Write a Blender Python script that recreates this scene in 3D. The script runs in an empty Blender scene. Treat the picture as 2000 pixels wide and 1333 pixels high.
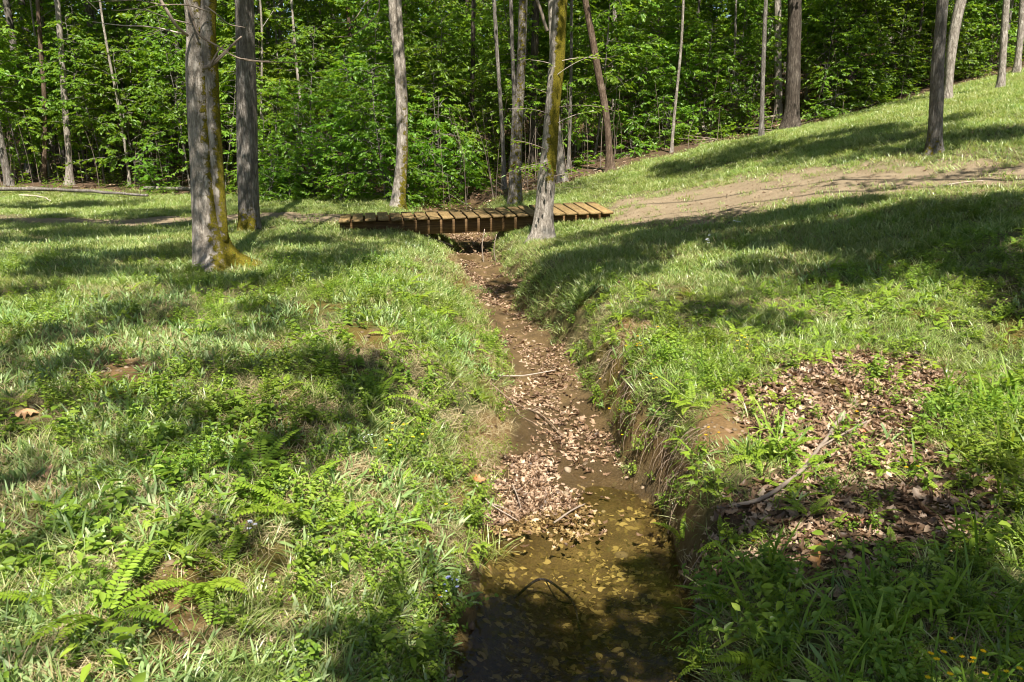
import bpy, math
import numpy as np
from mathutils import Vector

rng = np.random.default_rng(11)
R = math.radians
TAU = 2 * math.pi
scene = bpy.context.scene
COL = scene.collection

# ------------------------------------------------------------------ camera model
CAM = np.array([0.0, 0.0, 1.6])
TH = R(14.0)
F = 28.0 / 36.0 * 2000.0
CT, ST = math.cos(TH), math.sin(TH)


def ray(px, py):
    u = (px - 1000.0) / F
    v = (666.5 - py) / F
    return np.array([u, CT + v * ST, -ST + v * CT])


def at_depth(px, py, y):
    d = ray(px, py)
    return CAM + d * (y / d[1])


def proj(p):
    q = np.asarray(p, float) - CAM
    f = q[..., 1] * CT - q[..., 2] * ST
    up = q[..., 1] * ST + q[..., 2] * CT
    return 1000 + F * q[..., 0] / f, 666.5 - F * up / f


SUN_EL, SUN_AZ = R(57.0), R(10.0)        # sun behind the viewer, a little to the right
SUN = np.array([math.sin(SUN_AZ) * math.cos(SUN_EL), -math.cos(SUN_AZ) * math.cos(SUN_EL), math.sin(SUN_EL)])

# ------------------------------------------------------------------ noise
_perm = np.random.default_rng(3).random((64, 64, 64))


def vnoise(x, y, z=0.0):
    x, y, z = np.broadcast_arrays(np.asarray(x, float), np.asarray(y, float), np.asarray(z, float))
    xi, yi, zi = np.floor(x).astype(int), np.floor(y).astype(int), np.floor(z).astype(int)
    fx, fy, fz = x - xi, y - yi, z - zi
    fx, fy, fz = [f * f * (3 - 2 * f) for f in (fx, fy, fz)]
    g = lambda a, b, c: _perm[(xi + a) & 63, (yi + b) & 63, (zi + c) & 63]
    l = lambda a, b, t: a + (b - a) * t
    return l(l(l(g(0, 0, 0), g(1, 0, 0), fx), l(g(0, 1, 0), g(1, 1, 0), fx), fy),
             l(l(g(0, 0, 1), g(1, 0, 1), fx), l(g(0, 1, 1), g(1, 1, 1), fx), fy), fz) * 2 - 1


def fbm(x, y, z=0.0, o=4):
    s, a = 0.0, 1.0
    for i in range(o):
        k = 2.03 ** i
        s = s + a * vnoise(np.asarray(x) * k + 17.3 * i, np.asarray(y) * k + 5.1 * i, np.asarray(z) * k)
        a *= 0.5
    return s


def sstep(a, b, x):
    t = np.clip((np.asarray(x, float) - a) / (b - a), 0, 1)
    return t * t * (3 - 2 * t)


# ------------------------------------------------------------------ terrain
_ctrl = np.array([
    (-12, 8, .05), (-8, 12, .05), (-6, 5, -.05), (-3, 4, -.14), (-3.5, 2, -.22), (-4, 10, 0), (-5, 15, .02), (-9, 20, 0),
    (-15, 21, .1), (-2.7, 14.9, -.06), (-1.8, 14.4, -.13), (-3.4, 16.8, .08), (-2.5, 20, .15), (-2.2, 7, -.05), (-1.8, 12, 0), (-2, 3, -.25), (-1.4, 5, -.12),
    (0, 20, .28), (2.76, 22, .9), (5.7, 23, 1.58), (8.5, 24, 2.08), (10.5, 20, 2.6), (12.6, 21.5, 2.93), (7.2, 14, 1.42),
    (2.2, 16.2, .2), (3.7, 14.5, .5), (7.55, 12, 1.15), (5.8, 9, .64), (4.6, 7, .17), (3.1, 12, .32), (3.2, 10, .21),
    (1.3, 14.2, .0), (1.5, 9, .03), (1.4, 6, -.1), (3.36, 6.3, -.1), (2.7, 4.2, -.2), (2.2, 3, -.32), (5, 4, -.02), (1.5, 2, -.4),
    (-20, 30, .8), (0, 32, 2.0), (15, 32, 4.8), (-30, 60, 5), (0, 60, 7), (30, 60, 12), (25, 15, 5), (-25, 10, .3),
    (-20, -20, 0), (20, -20, 1.2), (0, -15, -.5), (0, 0, -.35), (-40, 100, 9), (0, 100, 12), (40, 100, 18), (50, 30, 9)], float)


def _tps_fit(c, lam=0.02):
    n = len(c)
    d2 = ((c[:, None, :2] - c[None, :, :2]) ** 2).sum(-1)
    K = 0.5 * d2 * np.log(d2 + 1e-9)
    np.fill_diagonal(K, 0)
    K += lam * np.eye(n)
    Pm = np.c_[np.ones(n), c[:, :2]]
    A = np.zeros((n + 3, n + 3))
    A[:n, :n] = K
    A[:n, n:] = Pm
    A[n:, :n] = Pm.T
    return np.linalg.solve(A, np.r_[c[:, 2], 0, 0, 0])


_w = _tps_fit(_ctrl)


def base_z(x, y):
    x, y = np.broadcast_arrays(np.asarray(x, float), np.asarray(y, float))
    s = x.shape
    x, y = x.ravel(), y.ravel()
    z = _w[-3] + _w[-2] * x + _w[-1] * y
    for (cx, cy, _), w in zip(_ctrl, _w):
        d2 = (x - cx) ** 2 + (y - cy) ** 2
        z = z + w * 0.5 * d2 * np.log(d2 + 1e-9)
    return z.reshape(s)


#        y     xl    xr    zb    wl   wr
_st = np.array([
    (-30, -.12, .84, -1.05, 1.7, .8), (1.5, -.12, .85, -.90, 1.7, .8), (3.1, -.10, .85, -.88, 1.7, .75), (3.72, -.08, .88, -.87, 1.6, .7),
    (4.4, -.12, .92, -.83, 1.5, .55), (4.85, -.14, .92, -.77, 1.45, .45), (5.25, -.10, .85, -.71, 1.35, .42), (5.8, .00, .80, -.67, 1.3, .5),
    (7.39, -.14, .64, -.60, 1.25, .9), (9.86, -.40, .30, -.53, 1.15, 1.05), (12, -.66, .02, -.48, 1.0, 1.05), (14.1, -.95, -.22, -.43, .9, 1.0),
    (16.7, -1.5, -.35, -.36, .8, .8), (20, -2.3, -.7, -.1, .8, .9), (24, -3.0, -1.8, .2, 1.2, 1.2), (30, -3.6, -2.8, .9, 2, 2), (200, -4, -3, 1, 2, 2)], float)
# the ditch is a little deeper and farther than first surveyed: enlarge it about the viewpoint's height
_st[1:13, :3] *= 1.08
_st[1:13, 3] = 1.6 - 1.08 * (1.6 - _st[1:13, 3])
_st[0, 3] = _st[1, 3]


def st(y):
    return [np.interp(y, _st[:, 0], _st[:, k]) for k in range(1, 6)]


def edges(y):
    xl, xr, zb, wl, wr = st(y)
    xl = xl + (.06 + .07 * sstep(6, 8, y)) * fbm(np.asarray(y) * 1.4, 3.3, 0, 3)
    wv_ = .09 * np.sin(np.asarray(y) * 1.55 + .6) * sstep(6, 8, y)
    xl = xl + wv_
    xr = xr + wv_
    xr = xr + (.06 + .07 * sstep(6, 8, y)) * fbm(np.asarray(y) * 1.7, 9.1, 0, 3)
    return xl, xr, zb, wl, wr


def _pts_poly(pp, z=0.0):
    out = []
    for px, py in pp:
        d = ray(px, py)
        t = (z - CAM[2]) / d[2]
        out.append((d[0] * t, d[1] * t))
    return np.array(out)


def sdist(poly, x, y):
    """signed distance to polygon, positive inside"""
    d = np.full(np.shape(x), 1e9)
    ins = np.zeros(np.shape(x), bool)
    n = len(poly)
    for i in range(n):
        ax, ay = poly[i]
        bx, by = poly[(i + 1) % n]
        ex, ey = bx - ax, by - ay
        t = np.clip(((x - ax) * ex + (y - ay) * ey) / (ex * ex + ey * ey + 1e-12), 0, 1)
        d = np.minimum(d, np.hypot(x - ax - t * ex, y - ay - t * ey))
        c = ((ay > y) != (by > y)) & (x < (bx - ax) * (y - ay) / (by - ay + 1e-12) + ax)
        ins ^= c
    return np.where(ins, d, -d)


LEAFPILE = _pts_poly([(965, 975), (1000, 925), (1060, 915), (1100, 960), (1128, 1015), (1050, 1032), (975, 1015)], -.89)
GULLY = np.array([(3.9, 6.3), (3.1, 5.6), (2.3, 5.0), (1.75, 4.5), (1.35, 4.1)])


def seg_dist(line, x, y):
    d = np.full(np.shape(x), 1e9)
    for i in range(len(line) - 1):
        ax, ay = line[i]
        bx, by = line[i + 1]
        ex, ey = bx - ax, by - ay
        t = np.clip(((x - ax) * ex + (y - ay) * ey) / (ex * ex + ey * ey), 0, 1)
        d = np.minimum(d, np.hypot(x - ax - t * ex, y - ay - t * ey))
    return d


def zfun(x, y):
    x, y = np.broadcast_arrays(np.asarray(x, float), np.asarray(y, float))
    b = base_z(x, y)
    near = sstep(40, 14, y)
    b = b + near * (.035 * fbm(x * 1.1, y * 1.1, 0, 3)) + .008 * fbm(x * 5, y * 5, 0, 3) * sstep(25, 12, y)
    b = b + (1 - near) * .25 * fbm(x * .12, y * .12, 2.2, 3)
    # gully that joins from the right
    g = seg_dist(GULLY, x + .1 * vnoise(x * 2, y * 2), y)
    b = b - .14 * np.exp(-(g / .55) ** 2)
    xl, xr, zb, wl, wr = edges(y)
    sl = np.clip((xl - x) / wl, 0, 1)
    sr = np.clip((x - xr) / wr, 0, 1)
    lump = .075 * fbm(x * 2.9, y * 2.9, 4.4, 3)
    gl = 1 - (1 - sl) ** (2.1 - .75 * sstep(6.5, 9, y))
    gr = 1 - (1 - sr) ** 4.5
    xc, hw = (xl + xr) / 2, (xr - xl) / 2
    q = np.clip(np.abs(x - xc) / np.maximum(hw, .05), 0, 1)
    bed = zb + .07 * q ** 3 + .035 * fbm(x * 3, y * 2.2, 1.7, 3) * sstep(5, 6, y) + .015 * fbm(x * 6, y * 6, 0.7, 2)
    # clay steps and a smooth clay mound on the left of the bed
    bed = bed + .10 * np.exp(-(((x + .36) / .17) ** 2 + ((y - 10.3) / .9) ** 2)) + .09 * np.exp(-(((x - .06) / .18) ** 2 + ((y - 6.4) / .4) ** 2))
    bed = bed + .045 * np.exp(-((np.maximum(-sdist(LEAFPILE, x, y), 0)) / .18) ** 2)
    cl_ = np.clip(1 - np.abs(sr - .12) / .2, 0, 1) * sstep(9, 7, y)
    gr = np.clip(gr + cl_ * .16 * fbm(x * 7, y * 5.5, 3.3, 3), 0, 1.05)
    f = np.where(x < xl, gl, np.where(x > xr, gr, 0))
    z = bed + (b + lump * f * (1 - f) * 2 - bed) * f
    k = sstep(34, 26, y)
    return z * k + b * (1 - k)


def hit(px, py):
    d = ray(px, py)
    t = np.geomspace(1.5, 120, 900)
    p = CAM + d * t[:, None]
    dz = p[:, 2] - zfun(p[:, 0], p[:, 1])
    i = np.argmax(dz < 0)
    if i == 0:
        i = len(t) - 1
    a = dz[i - 1] / (dz[i - 1] - dz[i] + 1e-12)
    return p[i - 1] + (p[i] - p[i - 1]) * a


def hits(pp):
    return np.array([hit(*p)[:2] for p in pp])


def gnormal(x, y, e=.05):
    zx = (zfun(x + e, y) - zfun(x - e, y)) / (2 * e)
    zy = (zfun(x, y + e) - zfun(x, y - e)) / (2 * e)
    n = np.stack([-zx, -zy, np.ones_like(zx)], -1)
    return n / np.linalg.norm(n, axis=-1, keepdims=True)


WATER_Z = -.905

# regions, as outlines on the ground
LITTER = hits([(1420, 760), (1560, 715), (1680, 690), (1790, 700), (1880, 730), (1850, 860), (1900, 900), (1960, 950), (1960, 1040),
               (1750, 1110), (1600, 1160), (1430, 1120), (1370, 1060), (1430, 980), (1500, 900), (1450, 820)])
CLAYS = [hits([(1380, 795), (1440, 765), (1470, 850), (1410, 905), (1350, 905)]),
         hits([(985, 835), (1080, 872), (1072, 905), (990, 900)]),
         hits([(228, 700), (285, 697), (272, 752), (190, 748)]), hits([(690, 640), (765, 645), (740, 690), (690, 680)]),
         hits([(1195, 650), (1270, 625), (1290, 645), (1210, 680)]), hits([(40, 800), (100, 795), (100, 830), (40, 830)]),
         hits([(330, 1130), (385, 1080), (380, 1200), (340, 1240)])]
MOSSES = [hits(p) for p in ([(430, 810), (560, 800), (590, 870), (500, 930), (430, 870)], [(500, 1030), (560, 1060), (560, 1150), (500, 1130)],
                            [(200, 1080), (270, 1080), (260, 1140), (190, 1140)], [(880, 640), (930, 660), (960, 720), (930, 740), (900, 690)],
                            [(870, 500), (920, 560), (930, 620), (890, 590)], [(160, 740), (260, 760), (240, 800), (160, 790)])]
PATH_R = hits([(1180, 412), (1210, 393), (1330, 372), (1480, 345), (1620, 332), (1760, 322), (2000, 312)])
PATH_R2 = hits([(2000, 354), (1800, 366), (1600, 386), (1450, 418), (1330, 450), (1190, 438)])
_e0, _e1 = PATH_R[-1], PATH_R2[0]
PATH_R = np.vstack([PATH_R, [_e0 + (6, -.6)], [_e1 + (6, -1.2)], PATH_R2])
PATH_L = hits([(690, 424), (660, 419), (560, 414), (440, 421), (250, 428), (0, 420)])
PATH_L2 = hits([(0, 434), (250, 445), (440, 434), (560, 432), (660, 436), (690, 434)])
PATH_L = np.vstack([PATH_L, [PATH_L[-1] + (-5, 0)], [PATH_L2[0] + (-5, 0)], PATH_L2])
_fx = np.array([-40, -12, -5, -3, -1.5, 1.0, 2.8, 5.7, 8.5, 12, 16, 40])
_fy = np.array([23.5, 23.5, 22.6, 20.8, 19.5, 20.5, 21.6, 22.6, 23.8, 24.5, 25.5, 28])


def forest_edge(x):
    return np.interp(x, _fx, _fy) + .35 * vnoise(np.asarray(x) * 1.1, 4.4)


def masks(x, y):
    wob = .09 * fbm(x * 3.1, y * 3.1, 6.6, 3)
    xl, xr, zb, wl, wr = edges(y)
    m = {}
    bed = np.minimum(x - xl, xr - x) + wob * .5
    m['bed'] = sstep(-.05, .06, bed) * sstep(24, 20, y)
    sr = (x - xr) / np.maximum(wr, .1)
    sl = (xl - x) / np.maximum(wl, .1)
    m['cut'] = np.maximum(sstep(-.05, .05, sr) * sstep(.34, .14, sr + wob) * (.25 + .75 * sstep(7.4, 6.6, y) * sstep(4.0, 4.6, y)), sstep(-.05, .02, sl) * sstep(.24 + .3 * sstep(6.5, 8.5, y), .06, sl + wob * 1.3) * .9) * sstep(22, 18, y)
    m['path'] = np.maximum(sstep(-.75, .65, sdist(PATH_R, x, y) + .12 + wob * 5.5), sstep(-.14, .14, sdist(PATH_L, x, y) + wob * 1.6))
    m['litter'] = sstep(-.12, .14, sdist(LITTER, x, y) + wob * 1.5)
    c = 0
    for p in CLAYS:
        c = np.maximum(c, sstep(-.12, .14, sdist(p, x, y) + .05 + wob * 1.5))
    m['clay'] = c
    c = 0
    for p in MOSSES:
        c = np.maximum(c, sstep(-.1, .1, sdist(p, x, y) + wob))
    m['moss'] = np.maximum(c, sstep(.25, .6, fbm(x * 2.1, y * 2.1, 8.8, 3)) * sstep(11, 8, y) * .85)
    m['moss'] = np.maximum(m['moss'], sstep(.0, .1, sl) * sstep(.6, .3, sl) * sstep(6.5, 8, y) * sstep(18, 15, y) * sstep(-.3, .5, fbm(x * 3, y * 2, 5.5, 3)) * .9)
    m['forest'] = sstep(-.5, .6, y - forest_edge(x) + wob * 4)
    return m


# ------------------------------------------------------------------ mesh helpers
class MB:
    def __init__(self):
        self.v, self.f, self.n, self.a = [], [], 0, []

    def add(self, verts, faces, var=0.5):
        verts = np.asarray(verts, float).reshape(-1, 3)
        self.v.append(verts)
        for f in (faces if isinstance(faces, list) else [faces]):
            f = np.asarray(f, np.int64)
            if len(f):
                self.f.append(f + self.n)
        self.a.append(np.broadcast_to(np.asarray(var, float), (len(verts),)))
        self.n += len(verts)

    def mesh(self, name, mats, smooth=True, attr='var', extra=None):
        me = bpy.data.meshes.new(name)
        v = np.concatenate(self.v)
        me.vertices.add(len(v))
        me.vertices.foreach_set('co', v.astype(np.float32).ravel())
        tot = np.concatenate([np.full(len(f), f.shape[1]) for f in self.f])
        idx = np.concatenate([f.ravel() for f in self.f])
        me.loops.add(len(idx))
        me.loops.foreach_set('vertex_index', idx.astype(np.int32))
        me.polygons.add(len(tot))
        me.polygons.foreach_set('loop_start', np.r_[0, np.cumsum(tot)[:-1]].astype(np.int32))
        if smooth:
            me.polygons.foreach_set('use_smooth', np.ones(len(tot), bool))
        me.update(calc_edges=True)
        a = me.attributes.new(attr, 'FLOAT', 'POINT')
        a.data.foreach_set('value', np.concatenate(self.a).astype(np.float32))
        for k, val in (extra or {}).items():
            a = me.attributes.new(k, 'FLOAT', 'POINT')
            a.data.foreach_set('value', np.asarray(val, np.float32))
        for m in (mats if isinstance(mats, (list, tuple)) else [mats]):
            me.materials.append(m)
        return me


def link(name, data, parent=None, loc=None):
    o = bpy.data.objects.new(name, data)
    COL.objects.link(o)
    if parent is not None:
        o.parent = parent
    if loc is not None:
        o.location = loc
    return o


def tag(o, label=None, cat=None, group=None, kind=None):
    if label: o['label'] = label
    if cat: o['category'] = cat
    if group: o['group'] = group
    if kind: o['kind'] = kind
    return o


def thing(name, label, cat, loc=(0, 0, 0), rz=0.0, group=None):
    o = link(name, None, None, loc)
    o.rotation_euler = (0, 0, rz)
    o.empty_display_size = .1
    return tag(o, label, cat, group)


def copy_tree(src, loc, rz=0.0, s=1.0):
    r = src.copy()
    COL.objects.link(r)
    r.location = loc
    r.rotation_euler = (0, 0, rz)
    r.scale = (s, s, s) if np.isscalar(s) else s
    for ch in list(src.children):
        c = ch.copy()
        COL.objects.link(c)
        c.parent = r
    return r


def frame(t):
    t = t / np.linalg.norm(t, axis=-1, keepdims=True)
    ref = np.where(np.abs(t[..., 2:3]) > .8, np.array([1.0, 0, 0]), np.array([0, 0, 1.0]))
    a = np.cross(ref, t)
    a /= np.linalg.norm(a, axis=-1, keepdims=True)
    return t, a, np.cross(t, a)


def tube(path, rad, sides=6, rough=0.0, seed=0.0, flare=None, cap=True):
    path = np.asarray(path, float)
    rad = np.broadcast_to(np.asarray(rad, float), (len(path),))
    tg = np.gradient(path, axis=0)
    tg = tg / (np.linalg.norm(tg, axis=1, keepdims=True) + 1e-9)
    # parallel frames
    a0 = np.cross(tg[0], [0, 1.0, 0.05])
    if np.linalg.norm(a0) < .2:
        a0 = np.cross(tg[0], [1.0, 0, 0])
    a = np.zeros_like(path)
    for i in range(len(path)):
        a0 = a0 - tg[i] * a0.dot(tg[i])
        a0 = a0 / np.linalg.norm(a0)
        a[i] = a0
    b = np.cross(tg, a)
    ph = np.arange(sides) / sides * TAU
    r = rad[:, None] * np.ones(sides)
    c, s = np.cos(ph), np.sin(ph)
    if rough:
        zz = np.cumsum(np.r_[0, np.linalg.norm(np.diff(path, axis=0), axis=1)])
        n = fbm(c[None] * 1.6 + seed, s[None] * 1.6 + seed * 2.7, zz[:, None] * .9, 3)
        n2 = fbm(c[None] * 6 + seed, s[None] * 6, zz[:, None] * 1.3 + seed, 3)
        r = r * (1 + rough * n + rough * .45 * n2)
        if flare:
            h, amt, k = flare
            lob = 1 + .55 * np.cos(k * ph + seed) + .35 * np.cos((k + 2) * ph + seed * 3)
            r = r * (1 + amt * np.exp(-zz[:, None] / h) * np.clip(lob, .2, 2)[None])
    v = path[:, None] + a[:, None] * (r * c)[..., None] + b[:, None] * (r * s)[..., None]
    n, m = len(path), sides
    i, j = np.meshgrid(np.arange(n - 1), np.arange(m), indexing='ij')
    f = np.stack([i * m + j, i * m + (j + 1) % m, (i + 1) * m + (j + 1) % m, (i + 1) * m + j], -1).reshape(-1, 4)
    v = v.reshape(-1, 3)
    faces = [f]
    if cap:
        v = np.vstack([v, path[-1]])
        faces.append(np.array([[(n - 1) * m + q, (n - 1) * m + (q + 1) % m, n * m] for q in range(m)]))
    return v, faces


def smooth_path(pts, n):
    pts = np.asarray(pts, float)
    d = np.r_[0, np.cumsum(np.linalg.norm(np.diff(pts[:, :3], axis=0), axis=1))]
    t = np.linspace(0, d[-1], n)
    # catmull-rom through points
    out = np.zeros((n, pts.shape[1]))
    m = np.gradient(pts, d, axis=0)
    k = np.clip(np.searchsorted(d, t, 'right') - 1, 0, len(d) - 2)
    h = d[k + 1] - d[k]
    u = ((t - d[k]) / h)[:, None]
    h = h[:, None]
    out = (2 * u ** 3 - 3 * u ** 2 + 1) * pts[k] + (u ** 3 - 2 * u ** 2 + u) * h * m[k] + (-2 * u ** 3 + 3 * u ** 2) * pts[k + 1] + (u ** 3 - u ** 2) * h * m[k + 1]
    return out


def add_leaves(mb, c, d, nrm, L, W, fold=.25, droop=.15, var=None):
    """six-vertex folded ovate leaves: c base points, d directions, nrm normals"""
    c, d, nrm = [np.asarray(q, float) for q in (c, d, nrm)]
    N = len(c)
    d = d / np.linalg.norm(d, axis=1, keepdims=True)
    nrm = nrm - d * (nrm * d).sum(1, keepdims=True)
    nrm = nrm / (np.linalg.norm(nrm, axis=1, keepdims=True) + 1e-9)
    s = np.cross(d, nrm)
    L = np.broadcast_to(L, (N,))[:, None]
    W = np.broadcast_to(W, (N,))[:, None]
    up = fold * W * .5
    tip = c + d * L - nrm * droop * L
    v = np.stack([c, c + d * L * .32 + s * W * .46 + nrm * up, c + d * L * .68 + s * W * .36 + nrm * (up - droop * L * .4),
                  tip, c + d * L * .68 - s * W * .36 + nrm * (up - droop * L * .4), c + d * L * .32 - s * W * .46 + nrm * up], 1)
    k = np.arange(N)[:, None] * 6
    f = np.concatenate([k + np.array([0, 1, 2, 3]), k + np.array([0, 3, 4, 5])])
    if var is None:
        var = rng.random(N)
    mb.add(v.reshape(-1, 3), f, np.repeat(var, 6))


def rnd_unit(n):
    v = rng.normal(size=(n, 3))
    return v / np.linalg.norm(v, axis=1, keepdims=True)


# ------------------------------------------------------------------ materials
def new_mat(name):
    m = bpy.data.materials.new(name)
    m.use_nodes = True
    nt = m.node_tree
    nt.nodes.clear()
    return m, nt


def N(nt, t, **kw):
    n = nt.nodes.new(t)
    for k, v in kw.items():
        if k.startswith('i_'):
            n.inputs[k[2:].replace('_', ' ')].default_value = v
        elif isinstance(k, str) and hasattr(n, k):
            setattr(n, k, v)
    return n


def ramp(nt, stops, interp='LINEAR'):
    n = nt.nodes.new('ShaderNodeValToRGB')
    n.color_ramp.interpolation = interp
    e = n.color_ramp.elements
    while len(e) < len(stops):
        e.new(0.5)
    for q, (p, c) in zip(e, stops):
        q.position = p
        q.color = (*c, 1)
    return n


def mixc(nt, fac, a, b, mode='MIX'):
    n = nt.nodes.new('ShaderNodeMix')
    n.data_type = 'RGBA'
    n.blend_type = mode
    for sock, val in ((0, fac), (6, a), (7, b)):
        if isinstance(val, bpy.types.NodeSocket):
            nt.links.new(val, n.inputs[sock])
        else:
            n.inputs[sock].default_value = val if sock == 0 else (*val, 1)
    return n.outputs[2]


def math_n(nt, op, a, b=0.0, clamp=False):
    n = nt.nodes.new('ShaderNodeMath')
    n.operation = op
    n.use_clamp = clamp
    for i, val in enumerate((a, b)):
        if isinstance(val, bpy.types.NodeSocket):
            nt.links.new(val, n.inputs[i])
        else:
            n.inputs[i].default_value = val
    return n.outputs[0]


def noise(nt, scale, detail=4, rough=.6, vec=None, dist=0.0):
    n = nt.nodes.new('ShaderNodeTexNoise')
    n.inputs['Scale'].default_value = scale
    n.inputs['Detail'].default_value = detail
    n.inputs['Roughness'].default_value = rough
    n.inputs['Distortion'].default_value = dist
    if vec is not None:
        nt.links.new(vec, n.inputs['Vector'])
    return n.outputs['Fac']


def attr(nt, name, kind='GEOMETRY'):
    n = nt.nodes.new('ShaderNodeAttribute')
    n.attribute_name = name
    n.attribute_type = kind
    return n.outputs['Fac']


def leaf_mat(name, cols, trans, tfac=.45, rough=.5, spec=.3, patch=.35, patch_scale=.6, hue=.05):
    """cols: 3 colours over per-leaf variation; trans: translucent tint multiplier colour"""
    m, nt = new_mat(name)
    v = attr(nt, 'var')
    oi = nt.nodes.new('ShaderNodeObjectInfo')
    s = math_n(nt, 'ADD', math_n(nt, 'MULTIPLY', v, .6), math_n(nt, 'MULTIPLY', oi.outputs['Random'], .4))
    r = ramp(nt, [(0.05, cols[0]), (.5, cols[1]), (.95, cols[2])])
    nt.links.new(s, r.inputs[0])
    tc = nt.nodes.new('ShaderNodeNewGeometry')
    big = noise(nt, patch_scale, 2, .5, tc.outputs['Position'])
    hs = nt.nodes.new('ShaderNodeHueSaturation')
    nt.links.new(r.outputs[0], hs.inputs['Color'])
    nt.links.new(math_n(nt, 'ADD', math_n(nt, 'MULTIPLY', big, hue), .5 - hue / 2), hs.inputs['Hue'])
    nt.links.new(math_n(nt, 'ADD', math_n(nt, 'MULTIPLY', big, patch * 2), 1 - patch), hs.inputs['Value'])
    p = nt.nodes.new('ShaderNodeBsdfPrincipled')
    nt.links.new(hs.outputs[0], p.inputs['Base Color'])
    p.inputs['Roughness'].default_value = rough
    p.inputs['Specular IOR Level'].default_value = spec
    t = nt.nodes.new('ShaderNodeBsdfTranslucent')
    tm = mixc(nt, 1.0, hs.outputs[0], trans, 'MULTIPLY')
    nt.links.new(tm, t.inputs['Color'])
    mx = nt.nodes.new('ShaderNodeMixShader')
    mx.inputs[0].default_value = tfac
    nt.links.new(p.outputs[0], mx.inputs[1])
    nt.links.new(t.outputs[0], mx.inputs[2])
    o = nt.nodes.new('ShaderNodeOutputMaterial')
    nt.links.new(mx.outputs[0], o.inputs[0])
    return m


def bark_mat(name, c0, c1, c2, scale=(9, 9, 1.6), moss=True, bump=1.0, lichen=.3):
    m, nt = new_mat(name)
    tc = nt.nodes.new('ShaderNodeTexCoord')
    mp = nt.nodes.new('ShaderNodeMapping')
    mp.inputs['Scale'].default_value = scale
    nt.links.new(tc.outputs['Object'], mp.inputs[0])
    n1 = noise(nt, 2.2, 6, .65, mp.outputs[0], .6)
    vo = nt.nodes.new('ShaderNodeTexVoronoi')
    vo.feature = 'DISTANCE_TO_EDGE'
    vo.inputs['Scale'].default_value = 2.4
    wn = nt.nodes.new('ShaderNodeTexNoise')
    wn.inputs['Scale'].default_value = 3.2
    wn.inputs['Detail'].default_value = 5
    wn.inputs['Roughness'].default_value = .65
    nt.links.new(mp.outputs[0], wn.inputs['Vector'])
    wa = nt.nodes.new('ShaderNodeVectorMath')
    wa.operation = 'MULTIPLY_ADD'
    nt.links.new(wn.outputs['Color'], wa.inputs[0])
    wa.inputs[1].default_value = (.9, .9, .9)
    nt.links.new(mp.outputs[0], wa.inputs[2])
    nt.links.new(wa.outputs[0], vo.inputs['Vector'])
    fur = math_n(nt, 'MULTIPLY', vo.outputs['Distance'], 3.5, True)
    h = math_n(nt, 'ADD', math_n(nt, 'MULTIPLY', fur, .28), math_n(nt, 'MULTIPLY', n1, .82))
    r = ramp(nt, [(.22, c0), (.55, c1), (.85, c2)])
    nt.links.new(h, r.inputs[0])
    col = r.outputs[0]
    nl = noise(nt, 3.5, 4, .6, tc.outputs['Object'])
    lf = math_n(nt, 'MULTIPLY', math_n(nt, 'SUBTRACT', nl, .52, True), 6 * lichen, True)
    col = mixc(nt, lf, col, tuple(min(1, q * 1.35 + .03) for q in c2))
    if moss:
        a = attr(nt, 'moss')
        nm = noise(nt, 11, 6, .75, tc.outputs['Object'])
        f = math_n(nt, 'MINIMUM', math_n(nt, 'MULTIPLY', math_n(nt, 'SUBTRACT', math_n(nt, 'ADD', a, math_n(nt, 'MULTIPLY', nm, 2.8)), 1.68, True), 5, True), math_n(nt, 'MULTIPLY', a, 8, True))
        rm = ramp(nt, [(.3, (.05, .048, .005)), (.7, (.25, .20, .016))])
        nt.links.new(noise(nt, 60, 3, .7, tc.outputs['Object']), rm.inputs[0])
        col = mixc(nt, f, col, rm.outputs[0])
        h = math_n(nt, 'ADD', h, math_n(nt, 'MULTIPLY', f, noise(nt, 70, 3, .8, tc.outputs['Object'])))
    p = nt.nodes.new('ShaderNodeBsdfPrincipled')
    p.inputs['Roughness'].default_value = .9
    p.inputs['Specular IOR Level'].default_value = .15
    nt.links.new(col, p.inputs['Base Color'])
    b = nt.nodes.new('ShaderNodeBump')
    b.inputs['Strength'].default_value = bump
    b.inputs['Distance'].default_value = .03
    nt.links.new(h, b.inputs['Height'])
    nt.links.new(b.outputs[0], p.inputs['Normal'])
    o = nt.nodes.new('ShaderNodeOutputMaterial')
    nt.links.new(p.outputs[0], o.inputs[0])
    return m


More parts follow.
